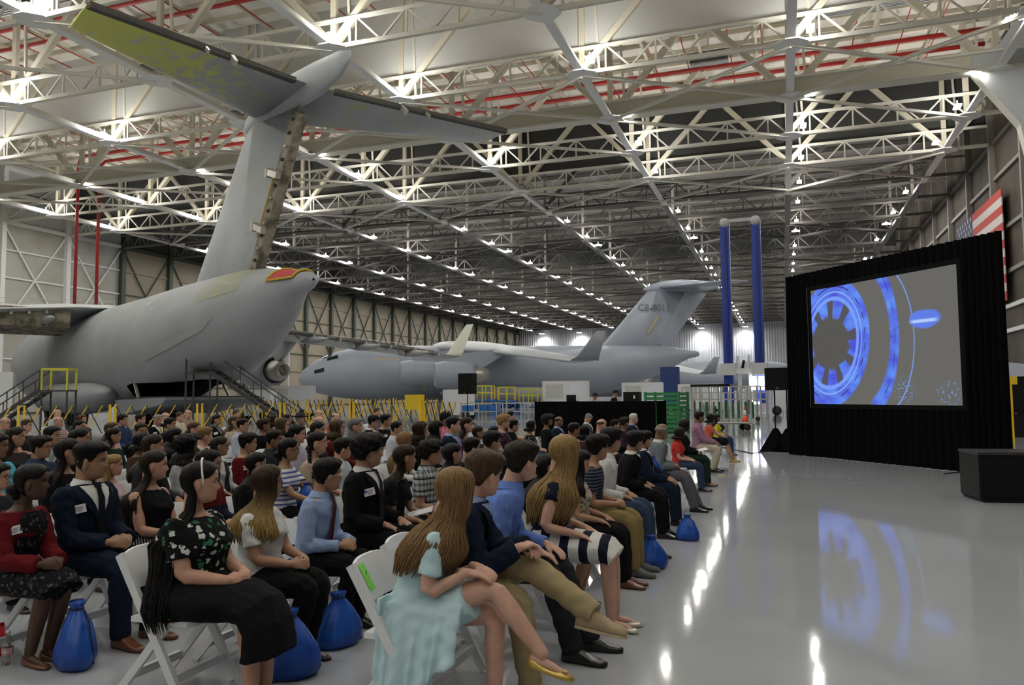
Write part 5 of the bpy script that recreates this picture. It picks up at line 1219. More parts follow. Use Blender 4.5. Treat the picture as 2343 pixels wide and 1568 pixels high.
A(1476, 1006, 'navy suit with pink tie beside the empty chair', 'm', 'tan', ('short', 'black', .02), ('suit', NAVY, WHITEC, C('pink_tie', (.50, .22, .40))), NAVY, lod=1, yaw=50, twist=8, arms='knees', row=0, shoes=('dress', 'black'))
A(1515, 988, 'pale grey suit with balding grey hair', 'm', 'brown', ('bald', 'grey', .012), ('suit', C('pale_grey_suit', (.15, .165, .185)), WHITEC, None), C('grey_trousers', (.10, .10, .11)), lod=1, yaw=60, twist=24, arms='clasp', row=0, lean=4, shoes=('dress', 'black'), legs='out')
A(1555, 991, 'red polo shirt and blue jeans with dark hair', 'f', 'pale', ('bob', 'dkbrown', .06), ('polo', C('red_polo', (.45, .04, .03))), JEAN, lod=1, yaw=50, arms='lap', row=0, shoes=('dress', 'black'))
A(1567, 973, 'black blouse with sunglasses pushed onto dark hair', 'f', 'tan', ('bob', 'dkbrown', .05), ('tee', BLACKC, 'long'), C('dark_green_cloth', (.012, .03, .02)), lod=1, yaw=35, arms='clasp', row=0, shoes=('flat', 'black'))
A(1601, 955, 'mauve shirt and cream trousers with dark beard', 'm', 'brown', ('short', 'black', .02), ('shirt', MAUVE), C('cream_trousers', (.50, .45, .34)), lod=1, yaw=30, arms='knees', row=0, legs='tucked', shoes=('dress', 'black'))
A(1626, 957, 'orange-red knit top and dark skirt with black hair', 'f', 'tan', ('bob', 'black', .06), ('tee', SALMON, 'short'), ('skirt', BLACKC, 'knee'), lod=1, yaw=25, arms='fwd', row=0, legs='out', shoes=('flat', 'gold'))
A(1641, 957, 'yellow jacket with long black hair', 'f', 'brown', ('long', 'black', .2), ('tee', YEL, 'long'), DKBLUE, lod=2, yaw=25, row=0, shoes=('flat', 'black'))
# --- second row
A(462, 1104, 'black floral top and long black skirt with white headband', 'f', 'fair', ('long', 'black', .72), ('tee', C('black_floral', (.008, .008, .009), (.55, .58, .55), 'floral', 20), 'short'), ('skirt', BLACKC, 'long'), lod=0, yaw=38, twist=6, arms='clasp', bw=1.32, row=1, shoes=('flat', 'black'), headband=1, legs='normal')
A(613, 1104, 'white blouse and black trousers with ombre hair', 'f', 'tan', ('long', 'ombre', .32), ('tee', WHITEC, 'short'), BLACKC, lod=0, yaw=46, twist=8, arms='clasp', bw=1.08, row=1, front=1, glasses='black', shoes=('flat', 'black'), legs='tucked')
A(752, 1087, 'light blue dress shirt and red tie with white glasses', 'm', 'tan', ('short', 'black', .026), ('shirt', LTBLUE, C('red_tie', (.16, .012, .02), (.03, .01, .02), 'plaid', 60)), BLACKC, lod=0, yaw=50, twist=10, arms='clasp', row=1, glasses='white', shoes=('dress', 'black'), legs='tucked', lean=6)
A(846, 1032, 'black suit with dark tie and tall curly black hair', 'm', 'tan', ('curly', 'black', .04), ('suit', BLACKC, WHITEC, C('dark_tie', (.025, .012, .016))), BLACKC, lod=0, yaw=48, twist=8, arms='lap', row=1, glasses='black', shoes=('dress', 'black'), badge=1, legs='tucked')
A(928, 1048, 'black short-sleeved dress with long dark brown hair', 'f', 'olive', ('long', 'dkbrown', .42), ('dress', C('black_dress', (.009, .009, .011)), 'short', 'knee'), None, lod=0, yaw=48, twist=10, arms='knees', row=1, lean=10, shoes=('flat', 'black'))
A(988, 1036, 'grey plaid shirt with thick black hair and glasses', 'm', 'tan', ('curly', 'black', .03), ('polo', C('grey_plaid', (.42, .44, .46), (.06, .08, .08), 'plaid', 17)), JEAN, lod=1, yaw=40, twist=6, row=1, glasses='black', shoes=('sneaker', 'grey'))
A(1032, 1040, 'dark top behind the plaid shirt with long black hair', 'f', 'tan', ('long', 'black', .40), ('tee', CHAR, 'long'), BLACKC, lod=1, yaw=50, row=1, shoes=('flat', 'black'))
A(1080, 1026, 'black suit and grey collar with short dark hair', 'm', 'fair', ('crop', 'black', .02), ('suit', BLACKC, GREYC, None), BLACKC, lod=1, yaw=45, row=1, shoes=('dress', 'black'))
A(1127, 1011, 'black suit over blue shirt with dark glasses frames', 'm', 'tan', ('short', 'black', .026), ('suit', BLACKC, LTBLUE, None), BLACKC, lod=1, yaw=45, row=1, glasses='black', shoes=('dress', 'black'))
A(1314, 984, 'orange shirt with receding black hair', 'm', 'brown', ('crop', 'black', .014), ('tee', ORNG, 'long'), BLACKC, lod=2, yaw=30, row=1)
A(1338, 988, 'dark top with hand at chin beside the orange shirt', 'f', 'tan', ('bob', 'black', .08), ('tee', CHAR, 'long'), BLACKC, lod=2, yaw=45, row=1)
A(1377, 973, 'navy jacket with balding brown hair', 'm', 'fair', ('bald', 'brown', .012), ('tee', DKBLUE, 'long'), BLACKC, lod=2, yaw=35, row=1)
A(1408, 973, 'dark suit with broad pink sash tie', 'm', 'tan', ('short', 'black', .018), ('suit', BLACKC, WHITEC, C('pink_sash', (.60, .25, .42))), BLACKC, lod=2, yaw=25, row=1)
A(1430, 967, 'purple patterned dress with curly dark hair', 'f', 'brown', ('curly', 'dkbrown', .03), ('tee', C('purple_pattern', (.03, .012, .03), (.18, .05, .14), 'floral', 30), 'long'), BLACKC, lod=2, yaw=30, row=1, badge=1)
A(1450, 958, 'dark suit and red tie with cropped white hair', 'm', 'pale', ('crop', 'white', .010), ('suit', C('plum_suit', (.02, .015, .025)), LTBLUE, REDC), BLACKC, lod=2, yaw=20, row=1, badge=1)
# --- third row
A(211, 1056, 'navy suit and white shirt with high faded hair', 'm', 'olive', ('fade', 'black', .035), ('suit', C('ink_navy_suit', (.007, .012, .026)), WHITEC, C('black_tie', (.008, .009, .012))), C('ink_navy_suit', (.007, .012, .026)), lod=0, yaw=30, twist=2, arms='clasp', row=2, badge=1, shoes=('dress', 'brown'))
A(76, 1104, 'dark red cardigan over a black floral dress', 'f', 'dark', ('bun', 'black', .02), ('dress', C('dark_floral', (.010, .010, .013), (.10, .08, .09), 'floral', 30), 'none', 'knee'), None, lod=0, yaw=42, twist=4, arms='clasp', row=2, badge=1, shoes=('flat', 'brown'), cardigan=DKRED, lean=12, legs='tucked', wr={1: (.40, .06, .665), -1: (.40, -.09, .665)})
A(355, 1065, 'black sleeveless top and striped skirt with long dark hair', 'f', 'fair', ('long', 'dkbrown', .45), ('tee', BLACKC, 'none'), ('skirt', C('fine_stripes', (.008, .008, .009), (.35, .35, .34), 'vstripes', 45), 'knee'), lod=0, yaw=40, twist=6, arms='clasp', bw=1.16, row=2, shoes=('flat', 'black'))
A(478, 1062, 'red and navy jersey with name badge and glasses', 'm', 'tan', ('short', 'black', .02), ('tee', C('red_navy_jersey', (.13, .01, .012), (.012, .014, .03), 'stripes', 3), 'long'), BLACKC, lod=1, yaw=38, row=2, glasses='black', badge=1)
A(588, 1062, 'black dress with straight long black hair', 'f', 'tan', ('long', 'black', .5), ('tee', BLACKC, 'long'), BLACKC, lod=1, yaw=55, row=2)
A(650, 1031, 'blue and white striped shirt with low black bun', 'f', 'olive', ('bun', 'black', .016), ('tee', C('blue_white_stripe', (.60, .62, .66), (.10, .11, .30), 'stripes', 22), 'short'), BLACKC, lod=1, yaw=40, arms='fwd', row=2, glasses='black')
A(742, 1032, 'crisp white shirt with dark hair and thin glasses', 'm', 'fair', ('short', 'black', .022), ('shirt', C('cool_white_cloth', (.52, .57, .62))), BLACKC, lod=1, yaw=42, row=2, glasses='black')
A(926, 1008, 'white blouse hidden behind long golden brown hair', 'f', 'fair', ('long', 'ltbrown', .40), ('tee', WHITEC, 'long'), BLACKC, lod=1, front=1, yaw=55, row=2)
A(1095, 991, 'navy blouse and black-rimmed glasses with long dark hair', 'f', 'olive', ('long', 'dkbrown', .25), ('tee', C('navy_dots', (.015, .017, .035), (.25, .25, .28), 'dots', 50), 'short'), BLACKC, lod=2, yaw=28, row=2, glasses='black')
A(1131, 990, 'grey blouse behind the black suits with dark hair', 'f', 'fair', ('long', 'black', .25), ('tee', LTGREY, 'long'), BLACKC, lod=2, yaw=28, row=2)
A(1173, 975, 'black collared shirt with short dark hair', 'm', 'tan', ('crop', 'black', .014), ('shirt', BLACKC), BLACKC, lod=2, yaw=35, row=2)
A(1217, 975, 'black floral blouse with short black bob', 'f', 'fair', ('bob', 'black', .04), ('tee', C('taupe_floral', (.012, .012, .012), (.30, .24, .18), 'floral', 18), 'short'), JEAN, lod=2, yaw=18, arms='clasp', row=2)
A(1255, 962, 'black sweater with big dark curls', 'f', 'brown', ('afro', 'black', .05), ('tee', BLACKC, 'long'), BLACKC, lod=2, yaw=35, row=2)
A(1279, 965, 'navy suit with name badge and shaved head', 'm', 'brown', ('bald', 'black', .004), ('suit', NAVY, LTBLUE, None), NAVY, lod=2, yaw=25, row=2, badge=1)
A(1346, 957, 'mid grey suit with bowed grey head', 'm', 'fair', ('crop', 'grey', .012), ('suit', C('mid_grey_suit', (.10, .105, .11)), WHITEC, None), GREYC, lod=2, yaw=15, pitch=38, row=2)
# --- fourth row and beyond
A(70, 1026, 'navy cotton shirt with black glasses and dark quiff', 'm', 'tan', ('short', 'black', .026), ('shirt', C('steel_navy', (.025, .045, .09))), JEAN, lod=1, yaw=28, glasses='black', arms='clasp')
A(-4, 1092, 'grey shirt at the row end with black glasses', 'm', 'fair', ('short', 'black', .02), ('tee', CHAR, 'short'), BLACKC, lod=1, yaw=30, glasses='black', row=3)
A(-6, 1022, 'bright cyan T-shirt', 'm', 'brown', ('short', 'black', .02), ('tee', CYAN, 'short'), JEAN, lod=1, yaw=30)
A(158, 1035, 'black cardigan with full long black hair', 'f', 'tan', ('long', 'black', .4), ('tee', BLACKC, 'long'), BLACKC, lod=1, yaw=50)
A(168, 1075, 'pale pink top with long blonde hair', 'f', 'fair', ('long', 'blonde', .3), ('tee', C('pale_pink', (.60, .46, .48)), 'long'), BLACKC, lod=1, yaw=45, row=3)
A(246, 1030, 'charcoal top with dark brown hair over the cheek', 'f', 'tan', ('long', 'dkbrown', .3), ('tee', CHAR, 'long'), BLACKC, lod=1, yaw=45)
A(297, 1033, 'pale grey sweater with thick curly black hair', 'f', 'dark', ('afrolong', 'black', .05), ('tee', C('pale_grey_knit', (.40, .41, .41)), 'long'), BLACKC, lod=1, yaw=50)
A(407, 1031, 'white and black blouse with wavy dark hair and glasses', 'f', 'olive', ('long', 'dkbrown', .42), ('tee', C('black_white_block', (.02, .02, .022), (.5, .5, .5), 'vstripes', 5), 'long'), BLACKC, lod=1, yaw=40, glasses='black')
A(492, 1022, 'dark red jersey with bushy black hair', 'm', 'tan', ('short', 'black', .034), ('tee', DKRED, 'long'), JEAN, lod=1, yaw=35, badge=1)
A(546, 1014, 'slate shirt with black crew cut', 'm', 'brown', ('crop', 'black', .02), ('shirt', C('slate_cloth', (.025, .028, .034))), BLACKC, lod=1, yaw=30)
A(618, 1000, 'lavender dress shirt with black hair', 'm', 'fair', ('short', 'black', .02), ('shirt', LAV), BLACKC, lod=1, yaw=22)
A(699, 1017, 'beige blouse with one long black braid', 'f', 'fair', ('braid', 'black', .3), ('tee', BEIGE, 'short'), BLACKC, lod=1, yaw=25, badge=1)
A(38, 1000, 'dark patterned dress with long brown hair', 'f', 'tan', ('long', 'dkbrown', .35), ('tee', C('dark_dots', (.03, .025, .025), (.10, .08, .07), 'dots', 60), 'long'), BLACKC, lod=2, yaw=30)
A(78, 1000, 'heather grey sweater with hands clasped at the chin', 'm', 'tan', ('crop', 'black', .016), ('tee', C('heather_grey', (.33, .36, .36)), 'long'), BLACKC, lod=1, yaw=20, arms='high')
A(112, 1003, 'black jacket and black headband', 'f', 'brown', ('bun', 'black', .012), ('tee', BLACKC, 'long'), BLACKC, lod=2, yaw=30)
A(143, 1008, 'black and red jacket with dark hair', 'f', 'tan', ('long', 'black', .25), ('tee', C('black_red', (.012, .01, .01), (.45, .02, .015), 'vstripes', 4), 'long'), BLACKC, lod=2, yaw=35)
A(229, 1000, 'dark green top with black hair swept back', 'f', 'tan', ('long', 'black', .25), ('tee', C('dark_green', (.01, .03, .02)), 'long'), BLACKC, lod=2, yaw=40)
A(328, 1011, 'brown blouse with black fringe', 'f', 'tan', ('bob', 'black', .05), ('tee', C('brown_cloth', (.06, .035, .025)), 'long'), BLACKC, lod=2, yaw=25)
A(400, 1000, 'black hooded top seen from behind', 'f', 'olive', ('long', 'black', .2), ('tee', BLACKC, 'long'), BLACKC, lod=2, yaw=60)
A(470, 997, 'green and cream jacket with sandy hair', 'm', 'pale', ('short', 'ltbrown', .018), ('tee', C('cream_green', (.45, .42, .30), (.02, .05, .03), 'vstripes', 6), 'long'), BLACKC, lod=2, yaw=55)
A(718, 986, 'charcoal cardigan with sleek black hair', 'f', 'tan', ('bun', 'black', .012), ('tee', CHAR, 'long'), BLACKC, lod=2, yaw=18, badge=1)
A(757, 981, 'wine red blouse with shoulder-length brown hair', 'f', 'fair', ('bob', 'brown', .10), ('tee', C('wine_cloth', (.09, .012, .014)), 'long'), BLACKC, lod=2, yaw=22, arms='fwd', badge=1)
A(804, 977, 'red jacket and grey headscarf', 'f', 'fair', ('hijab', 'grey', 0), ('suit', REDC, BLACKC, None), BLACKC, lod=2, yaw=15)
A(908, 981, 'white shirt with neat black hair', 'm', 'tan', ('crop', 'black', .016), ('shirt', C('soft_white', (.50, .53, .57))), BLACKC, lod=2, yaw=28)
A(945, 987, 'black blazer and badge with wavy dark hair', 'f', 'olive', ('bob', 'dkbrown', .12), ('suit', BLACKC, CHAR, None), BLACKC, lod=2, yaw=25, badge=1)
A(987, 983, 'pale blue top with very long straight black hair', 'f', 'fair', ('long', 'black', .35), ('tee', C('powder_blue', (.30, .40, .48)), 'short'), BLACKC, lod=2, yaw=70)
A(1038, 973, 'navy suit and violet tie with receding hair', 'm', 'fair', ('crop', 'black', .014), ('suit', NAVY, LTBLUE, C('violet_tie', (.38, .16, .45))), NAVY, lod=2, yaw=25)
A(1068, 973, 'dark grey top with long dark brown hair', 'f', 'fair', ('long', 'dkbrown', .28), ('tee', C('iron_grey', (.045, .045, .05)), 'long'), BLACKC, lod=2, yaw=25)
A(1019, 960, 'hot pink polo shirt and black cap', 'f', 'brown', ('cap', 'black', .02), ('polo', PINK), BLACKC, lod=2, yaw=20)
A(1149, 965, 'dark floral dress with short blonde curls', 'f', 'fair', ('curly', 'blonde', .03), ('tee', C('plum_floral', (.03, .015, .03), (.2, .1, .15), 'floral', 25), 'short'), BLACKC, lod=2, yaw=18)
A(1169, 953, 'dark polo behind the blonde curls', 'm', 'fair', ('crop', 'black', .012), ('polo', CHAR), BLACKC, lod=2, yaw=15)
A(256, 983, 'rose blouse with long auburn-brown hair', 'f', 'fair', ('long', 'brown', .25), ('tee', C('rose_white', (.45, .33, .32)), 'short'), BLACKC, lod=2, yaw=18)
A(290, 990, 'black shirt with beard, facing the aisle', 'm', 'olive', ('crop', 'black', .014), ('shirt', BLACKC), BLACKC, lod=2, yaw=-25)
A(390, 972, 'black jacket with tidy black hair', 'm', 'tan', ('short', 'black', .016), ('suit', BLACKC, CHAR, None), BLACKC, lod=2, yaw=20)
A(445, 983, 'orange-red blouse under black cardigan with glasses', 'f', 'fair', ('bun', 'brown', .012), ('suit', BLACKC, C('orange_red', (.62, .07, .02)), None), BLACKC, lod=2, yaw=12, glasses='black', badge=1)
A(182, 977, 'orange-red blouse and black scarf with folded arms', 'f', 'tan', ('bun', 'black', .012), ('tee', C('orange_red', (.62, .07, .02)), 'long'), BLACKC, lod=2, yaw=12, arms='crossed', glasses='black', badge=1)
A(62, 974, 'dark shirt with short brown hair beside a yellow post', 'f', 'fair', ('crop', 'brown', .02), ('tee', CHAR, 'short'), BLACKC, lod=2, yaw=15)
A(12, 969, 'grey shirt with thinning grey hair and glasses', 'm', 'fair', ('bald', 'grey', .012), ('shirt', C('cool_grey', (.16, .17, .18))), BLACKC, lod=2, yaw=12, glasses='black')
A(134, 966, 'red checked shirt with thinning grey hair', 'm', 'fair', ('bald', 'grey', .012), ('shirt', C('red_check', (.5, .48, .48), (.25, .04, .06), 'plaid', 22)), JEAN, lod=2, yaw=12)
A(132, 947, 'pale shirt with bald pink head', 'm', 'pale', ('bald', 'grey', .004), ('shirt', LTGREY), KHAKI, lod=2, yaw=12)
A(188, 961, 'white top with a hand raised to the face', 'f', 'fair', ('bob', 'auburn', .06), ('tee', WHITEC, 'none'), BLACKC, lod=2, yaw=5, arms='face')
A(281, 962, 'dark blue shirt with wavy black hair', 'm', 'tan', ('short', 'black', .02), ('shirt', DKBLUE), BLACKC, lod=2, yaw=12)
A(305, 961, 'steel blue shirt with pointed nose', 'm', 'fair', ('short', 'dkbrown', .02), ('shirt', C('steel_blue', (.18, .22, .28))), BLACKC, lod=2, yaw=15)
A(323, 963, 'black suit and long gold tie with grey hair', 'm', 'tan', ('crop', 'grey', .014), ('suit', BLACKC, WHITEC, C('gold_tie', (.45, .33, .12))), BLACKC, lod=2, yaw=-8, badge=1)
A(379, 955, 'dark jacket with shiny bald head', 'm', 'pale', ('bald', 'grey', .004), ('suit', BLACKC, WHITEC, None), BLACKC, lod=2, yaw=15)
A(394, 955, 'cream shirt with reddish face and short hair', 'm', 'fair', ('crop', 'brown', .012), ('shirt', CREAM), KHAKI, lod=2, yaw=10)
A(431, 948, 'tan patterned shirt with bald head', 'm', 'fair', ('bald', 'grey', .005), ('shirt', TAN), KHAKI, lod=2, yaw=8)
A(497, 961, 'black cardigan over grey top with black ponytail', 'f', 'tan', ('bun', 'black', .014), ('suit', BLACKC, GREYC, None), BLACKC, lod=2, yaw=12, badge=1)
A(541, 948, 'grey polo with cropped hair near the barrier', 'm', 'fair', ('crop', 'brown', .01), ('polo', GREYC), KHAKI, lod=2, yaw=8)
A(536, 966, 'cream printed blouse with long brown hair', 'f', 'tan', ('long', 'brown', .22), ('tee', C('cream_print', (.45, .40, .30), (.2, .15, .1), 'dots', 40), 'short'), BLACKC, lod=2, yaw=15)
A(556, 974, 'pale blue office shirt with black crew cut', 'm', 'tan', ('crop', 'black', .018), ('shirt', C('office_blue', (.42, .46, .56))), BLACKC, lod=2, yaw=18)
A(606, 973, 'dark top with springy dark curls', 'f', 'brown', ('afro', 'dkbrown', .035), ('tee', BLACKC, 'long'), BLACKC, lod=2, yaw=35)
A(625, 962, 'dark cardigan with straight brown hair', 'f', 'fair', ('bob', 'dkbrown', .09), ('tee', CHAR, 'long'), BLACKC, lod=2, yaw=15)
A(647, 974, 'purple blouse with wavy auburn hair and badge', 'f', 'fair', ('bob', 'brown', .10), ('tee', C('purple_cloth', (.05, .035, .10)), 'short'), BLACKC, lod=2, yaw=15, badge=1, arms='fwd')
A(657, 960, 'dark jacket with black bob', 'f', 'tan', ('bob', 'black', .06), ('tee', BLACKC, 'long'), BLACKC, lod=2, yaw=12)
A(685, 959, 'plum shirt, wide-brimmed hat and grey beard', 'm', 'fair', ('hat', 'grey', .012), ('shirt', PLUM), JEAN, lod=2, yaw=15, beard='grey', badge=1)
A(731, 949, 'khaki shirt with bald head beside the barrier', 'm', 'pale', ('bald', 'grey', .004), ('shirt', KHAKI), JEAN, lod=2, yaw=10)
A(730, 966, 'dark vest with shaved pink head', 'm', 'pale', ('bald', 'grey', .003), ('shirt', C('moss_cloth', (.06, .06, .04))), JEAN, lod=2, yaw=15)
A(768, 956, 'coral red polo with bald head and glasses', 'm', 'pale', ('bald', 'brown', .006), ('polo', C('coral_cloth', (.55, .10, .09))), JEAN, lod=2, yaw=8, glasses='white', arms='crossed', badge=1)
A(863, 943, 'blue shirt with brown hair in the last row', 'm', 'fair', ('crop', 'brown', .014), ('shirt', C('slate_blue', (.10, .13, .2))), KHAKI, lod=2, yaw=8)
A(855, 966, 'black suit, red tie and dark flat cap', 'm', 'tan', ('cap', 'black', .012), ('suit', BLACKC, WHITEC, C('bright_red_tie', (.55, .03, .05))), BLACKC, lod=2, yaw=18, glasses='black')
A(880, 963, 'black sweater with thick black hair and badge', 'm', 'tan', ('short', 'black', .03), ('tee', BLACKC, 'long'), BLACKC, lod=2, yaw=15, badge=1)
# ---------------------------------------------------------------- phase 1: poses and unions
def bucket(v, q): return int(round(v/q)*q)
CACHE = {}
def cached(k, fn):
    if k not in CACHE: CACHE[k] = fn()
    return CACHE[k]
for i, d in enumerate(PPL):
    lod = d.get('lod', 1); far = lod == 2
    yaw = d.get('yaw', 30)*.9
    if far: pk = (d['sex'], bucket(yaw, 18), d.get('pitch', 0), d.get('arms', ('clasp', 'lap')[i % 2]), 'normal', 1.12 if (d['hair'][0] == 'bald' or i % 5 == 0) else 1.0)
    else: pk = (i,)
    d['pk'] = pk
    if far: d['pose'] = cached(('pose', pk), lambda: Pose(pk[0], -4, pk[1], pk[1]*.2, pk[2], pk[3], pk[4], pk[5]))
    else: d['pose'] = Pose(d['sex'], d.get('lean', -3), yaw, d.get('twist', yaw*.2), d.get('pitch', 0), d.get('arms', ('clasp', 'lap')[i % 2]), d.get('legs', 'normal'), d.get('bw', 1.0), wr=d.get('wr'))
    p = d['pose']; d['body'] = cached(('b', pk), lambda: body_job(p, lod))
    tp = d['top']; kind = tp[0]
    sl = {'tee': tp[2] if len(tp) > 2 else 'long', 'shirt': 'long', 'polo': 'short', 'suit': 'long', 'dress': tp[2] if len(tp) > 2 else 'short'}[kind]
    sk = tp[3] if kind == 'dress' else None
    nk = .498 if kind in ('shirt', 'polo', 'suit') else (.47 if d['sex'] == 'm' else .452)
    ex = .012 if kind == 'suit' else 0
    d['toff'] = .011+ex
    d['topj'] = cached(('t', pk, sl, sk, nk, ex), lambda: top_job(p, lod, sl, .011, nk, -.10 if kind == 'suit' else -.08, ex, sk))
    if d.get('cardigan'): d['card'] = top_job(p, lod, 'long', .016, .46, -.10, .006)
    b = d['bot']
    if isinstance(b, tuple):
        def sj():
            mb = MB(); skirt_into(mb, p, b[2]); mb.rings(p.torso_loft(-.10, .12, .013)); return job(mb, (.009, .012, .017)[lod], None, .40, (.003, .003, .002)[lod])
        d['botj'] = cached(('s', pk, b[2]), sj)
    elif b is not None: d['botj'] = cached(('l', pk), lambda: trousers_job(p, lod))
# two operators standing at the desk
OPS = []
for px, py, desc, sk, m_, hr in ((1356, 911, 'tan top standing behind the control desk', 'tan', BEIGE, 'dkbrown'), (1403, 905, 'black shirt standing behind the control desk', 'fair', BLACKC, 'black')):
    p = cached(('opspose',), lambda: Pose('m', 3, -50, 0, 22, 'fwd', 'stand')); OPS.append((px, py, desc, sk, m_, hr, p, cached(('opb',), lambda: body_job(p, 2)), cached(('opt',), lambda: top_job(p, 2, 'short')), cached(('opl',), lambda: trousers_job(p, 2))))
run_jobs()
# ---------------------------------------------------------------- phase 2: assembly
SHM = {'black': mat('black_leather', (.012, .011, .011), .25), 'brown': mat('brown_leather', (.13, .045, .018), .3), 'tan': mat('tan_suede', (.36, .27, .16), .8), 'gold': mat('gold_leather', (.55, .38, .10), .3, .6), 'silver': mat('champagne_leather', (.55, .50, .42), .3, .4), 'grey': mat('grey_canvas', (.12, .12, .11), .8)}
M_BADGE = mat('white_badge', (.75, .75, .77), .4); M_GLB = mat('black_frame', (.01, .01, .01), .3); M_GLW = mat('white_frame', (.75, .75, .75), .3); M_LENSG = mat('spectacle_glass', (.03, .035, .04), .08)
GLM = {'black': M_GLB, 'white': M_GLW}
def surf_patch(p, rows, off):
    """rows: (t, th0, th1)"""
    return MB().grid([[p.torso(t, a+(b-a)*j/4, off) for j in range(5)] for t, a, b in rows]).mesh('patch', True)
def loc_mesh(me, T): return me
def hair_parts(d, p, t, lod):
    st, colr, T = d['hair']; m = hairm(colr if st != 'bald' or colr != 'grey' else 'grey'); k = (d['pk'], st, d.get('front'), T); sd = hash(st) % 7
    def cap():
        if st in ('short',): return hair_cap(p, T, 'short', T*.5, 3, 0, .004).mesh('hair', True)
        if st == 'crop': return hair_cap(p, T, 'short', T*.35, 3, 0, .0015).mesh('hair', True)
        if st == 'fade': return hair_cap(p, T, 'short', .003, 3, 0, .003).mesh('hair', True)
        if st == 'bald': return hair_cap(p, T, 'bald', max(T, .004), 3, 0, .001).mesh('hair', True)
        if st == 'curly': return hair_cap(p, T, 'short', T*.7, 5, .006, .008).mesh('hair', True)
        if st in ('afro', 'afrolong'): return hair_cap(p, T, 'long', T*.9, 5, .012, .009).mesh('hair', True)
        if st in ('hat', 'cap'): return hair_cap(p, .014, 'short', .010, 5).mesh('hair', True)
        return hair_cap(p, .016, 'curtain' if d.get('front') or st == 'bob' else 'long', .013, 4, 0, .003).mesh('hair', True)
    def strands():
        mb = MB(); n = (88, 30, 12)[lod]; th = (.0056, .013, .024)[lod]; a_ = 66 if d.get('front') else 114
        if st == 'long': locks(mb, p, T, n, a_, 360-a_, seed=4, thick=th, wave=.004, off=.046 if d.get('front') else .038)
        elif st == 'afrolong': locks(mb, p, .14, n, 70, 290, seed=4, thick=th*1.5, wave=.012, off=.06)
        elif st == 'bob': locks(mb, p, T, n, 66, 294, seed=4, thick=th, wave=.004, off=.05)
        return mb.mesh('strands', True)
    if st == 'hijab':
        def hj():
            mb = hair_cap(p, .016, 'long', .016, 4, .004, .001); mb2 = MB(); mb2.v, mb2.f, mb2.n = mb.v, mb.f, mb.n
            mb2.rings([np.array([p.spine(.50)+np.array([.01+r*math.cos(a)*.95, r*math.sin(a), z]) for a in np.linspace(0, 2*np.pi, 20, endpoint=False)]) for r, z in ((.12, -.05), (.10, .0), (.082, .05), (.075, .10))]); return mb2.mesh('scarf', True)
        obj('headscarf', cached(('hj', d['pk']), hj), C('grey_scarf', (.13, .135, .14)), t); return
    h = obj('hair', cached(('hc', k), cap), m, t)
    if st in ('long', 'bob', 'afrolong'): s = obj('hair_strands', cached(('hs', k), strands), m, h); s['kind'] = 'stuff'
    Hp = lambda x, y, z: p.hc+p.HR@(np.array([x, y, z])*p.hs)
    if st == 'bun':
        hi = d['pk'] and d['px'] % 2
        obj('hair_bun', cached(('bun', d['pk'], hi), lambda: MB().ell(Hp(-.115, 0, -.05 if hi else -.045), (.045, .05, .042), 14, 10, p.HR).ell(Hp(-.10, .0, -.085), (.03, .035, .03), 10, 8, p.HR).mesh('bun', True)), m, h)
    if st == 'braid':
        def br():
            mb = MB(); q0 = Hp(-.085, -.03, -.06)
            for i in range(9): mb.ell(q0+np.array([.012*i, -.016*i if i < 5 else -.08, -.035*i]), (.024, .022, .027), 8, 6)
            return mb.mesh('braid', True)
        obj('hair_braid', cached(('brd', d['pk']), br), m, h)
    if st == 'hat':
        o = obj('hat', cached(('hat', d['pk']), lambda: MB().rings([np.array([Hp(r*1.18*math.cos(a), r*math.sin(a), z+dz*abs(math.sin(a))) for a in np.linspace(0, 2*np.pi, 24, endpoint=False)]) for r, z, dz in ((.092, .042, 0), (.165, .044, .03), (.168, .050, .03), (.096, .058, 0), (.09, .10, 0), (.07, .145, -.01), (.03, .142, 0))]).mesh('hat', True)), C('dark_felt', (.035, .037, .042)), t)
    if st == 'cap':
        o = obj('cap', cached(('cap', d['pk']), lambda: MB().rings([np.array([Hp((r*1.2)*math.cos(a)-.004, r*math.sin(a), z) for a in np.linspace(0, 2*np.pi, 24, endpoint=False)]) for r, z in ((.094, .045), (.097, .07), (.085, .105), (.055, .128), (.01, .136))]).mesh('cap', True)), C('black_cap', (.012, .012, .013)), t)
        obj('visor', cached(('vis', d['pk']), lambda: MB().prism([(.09, -.07), (.15, -.05), (.17, 0), (.15, .05), (.09, .07)], .046, .054).mesh('v')), C('black_cap', (.012, .012, .013)), o)
        v = o.children[0]; Mx = Matrix([list(r) for r in p.HR]).to_4x4(); Mx.translation = Vector(p.hc); v.matrix_local = Mx
    if d.get('beard'):
        obj('beard', cached(('brd2', d['pk']), lambda: MB().ell(Hp(.062, 0, -.10), (.035, .05, .05), 14, 10, p.HR).mesh('beard', True)), hairm(d['beard']), t)
    if d.get('headband'):
        pts = [Hp(.02-.02*abs(math.sin(a)), -.104*math.cos(a), .140*math.sin(a)) if 0 <= a <= math.pi else None for a in np.linspace(0, math.pi, 15)]
        obj('headband', MB().tube(pts, .006, 8).mesh('hb', True), mat('white_band', (.72, .70, .66), .5), h)
